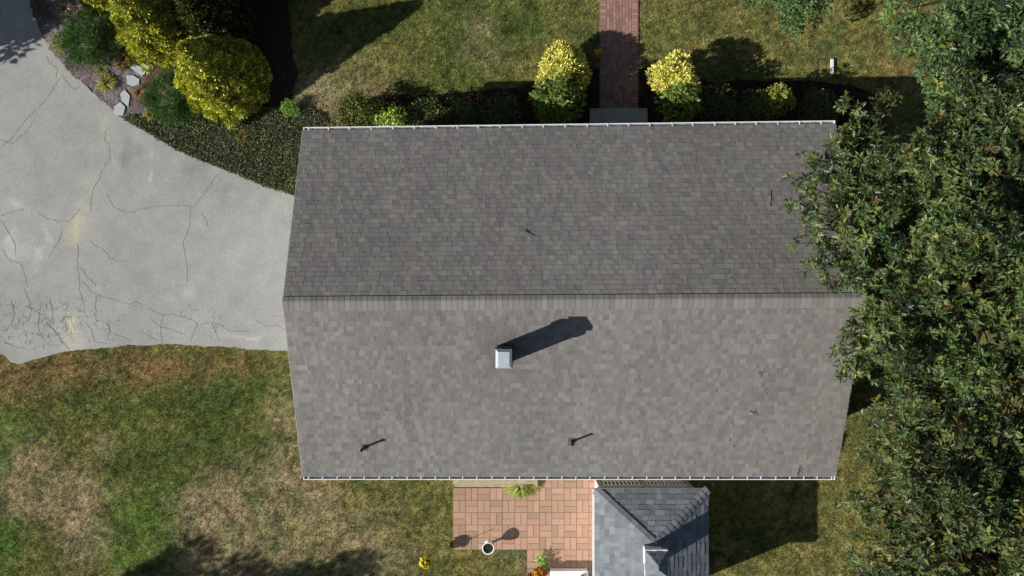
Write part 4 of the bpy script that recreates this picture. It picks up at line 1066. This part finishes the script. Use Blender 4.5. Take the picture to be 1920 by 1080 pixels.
# ---------------------------------------------------------------- ground cover and grass (uncountable)
g = np.random.default_rng(5)
cpoly = np.array(cover_poly); lo = cpoly.min(0); hi = cpoly.max(0)
n = 60000; p = lo + g.random((n, 2)) * (hi - lo)
bx2, by2, dd = nearest_on(cpoly, p[:, 0], p[:, 1]); ins = inside(p[:, 0], p[:, 1], cpoly) | (dd < .05 * g.random(n))
p = p[ins]; n = len(p)
hh = .04 + .14 * fbm(p[:, 0], p[:, 1], .35, 90) * g.random(n) ** .5
pos = np.stack([p[:, 0], p[:, 1], hh], 1); ax = norm(np.stack([g.normal(size=n), g.normal(size=n), g.uniform(.1, .9, n)], 1))
edge = np.clip((vnoise(p[:, 0], p[:, 1], 1.2, 33)), 0, 1)[:, None]
c = pick([alb(78, 88, 52), alb(62, 72, 42), alb(96, 102, 66), alb(50, 56, 36), alb(120, 120, 84)], n, g) * 1.4 * (1 - edge * .3)
tag(leaves("juniper_ground_cover", pos, ax, norm(g.normal(size=(n, 3)) * .5 + np.array((0, 0, 1))), .085 * g.uniform(.5, 1.2, n), SPRAY, c, M['scale'], None, (0, 0, 0), 1.2), "mat of dark green ground cover between driveway and house", "ground cover", kind="stuff")

def paved(x, y_):
    m = inside(x, y_, DRP) | inside(x, y_, np.array(bed_poly)) | inside(x, y_, cpoly) | inside(x, y_, np.array(front_bed)) | inside(x, y_, np.array(front_bed2))
    m |= (x > WX0 + .0) & (x < WX1 - .0) & (y_ > WY0)
    m |= (x > XL + .35) & (x < XR - .35) & (y_ > YB + .6) & (y_ < YT - .6)
    m |= (x > ox + .01) & (x < 5.6) & (y_ < oy + .4) & (y_ > oy - 5 * bs + .02) | (x > ox + 6 * bs) & (x < 5.6) & (y_ < oy)
    return m
DRP = np.array(drive_poly)[:, :2]
n = 900000
x = g.uniform(-17.2, 12.5, n); y_ = g.uniform(-10, 10, n)
k = ~paved(x + g.normal(size=n) * .035, y_ + g.normal(size=n) * .035) & ~((x > XL + .1) & (x < XR - .1) & (y_ > YB + .3) & (y_ < YT - .2))
x = x[k]; y_ = y_[k]; n = len(x)
dens = fbm(x, y_, .45, 55); k = g.random(n) < .35 + .9 * dens; x = x[k]; y_ = y_[k]; n = len(x)
c = lawn_col(x, y_); lum = c.mean(1, keepdims=True)
dry = g.random((n, 1)) < .28
c = np.where(dry, c * np.array((1.8, 1.6, 1.55)), c * np.array((1.18, 1.3, .98))) * g.uniform(.6, 1.45, (n, 1)) * (.55 + .9 * vnoise(x, y_, .085, 303))[:, None]
pos = np.stack([x, y_, np.full(n, -.012)], 1)
ax = norm(np.stack([g.normal(size=n), g.normal(size=n), g.uniform(.3, 1.5, n)], 1))
tag(leaves("grass", pos, ax, norm(g.normal(size=(n, 3)) + np.array((0, 0, .5))), g.uniform(.035, .085, n), BLADE, np.clip(c, 0, .8), M['blade'], None, (0, 0, 0), 1.9), "short patchy lawn grass, green and dry, around the house", "grass", kind="stuff")

# fallen leaves and petals scattered on the lawn
n = 520; x = g.uniform(-16, 11, n); y_ = g.uniform(-9.4, 9.4, n); k = ~paved(x, y_); x = x[k]; y_ = y_[k]; n = len(x)
tag(leaves("fallen_leaves", np.stack([x, y_, np.full(n, .045)], 1), norm(np.stack([g.normal(size=n), g.normal(size=n), np.zeros(n)], 1)), norm(g.normal(size=(n, 3)) * .3 + np.array((0, 0, 1))), g.uniform(.02, .06, n), LEAF, pick([alb(190, 180, 150), alb(170, 145, 85), alb(140, 104, 60), alb(110, 80, 50)], n, g), M['petal'], None, (0, 0, 0), 1.6), "pale fallen leaves scattered over the lawn", "fallen leaves", kind="stuff")
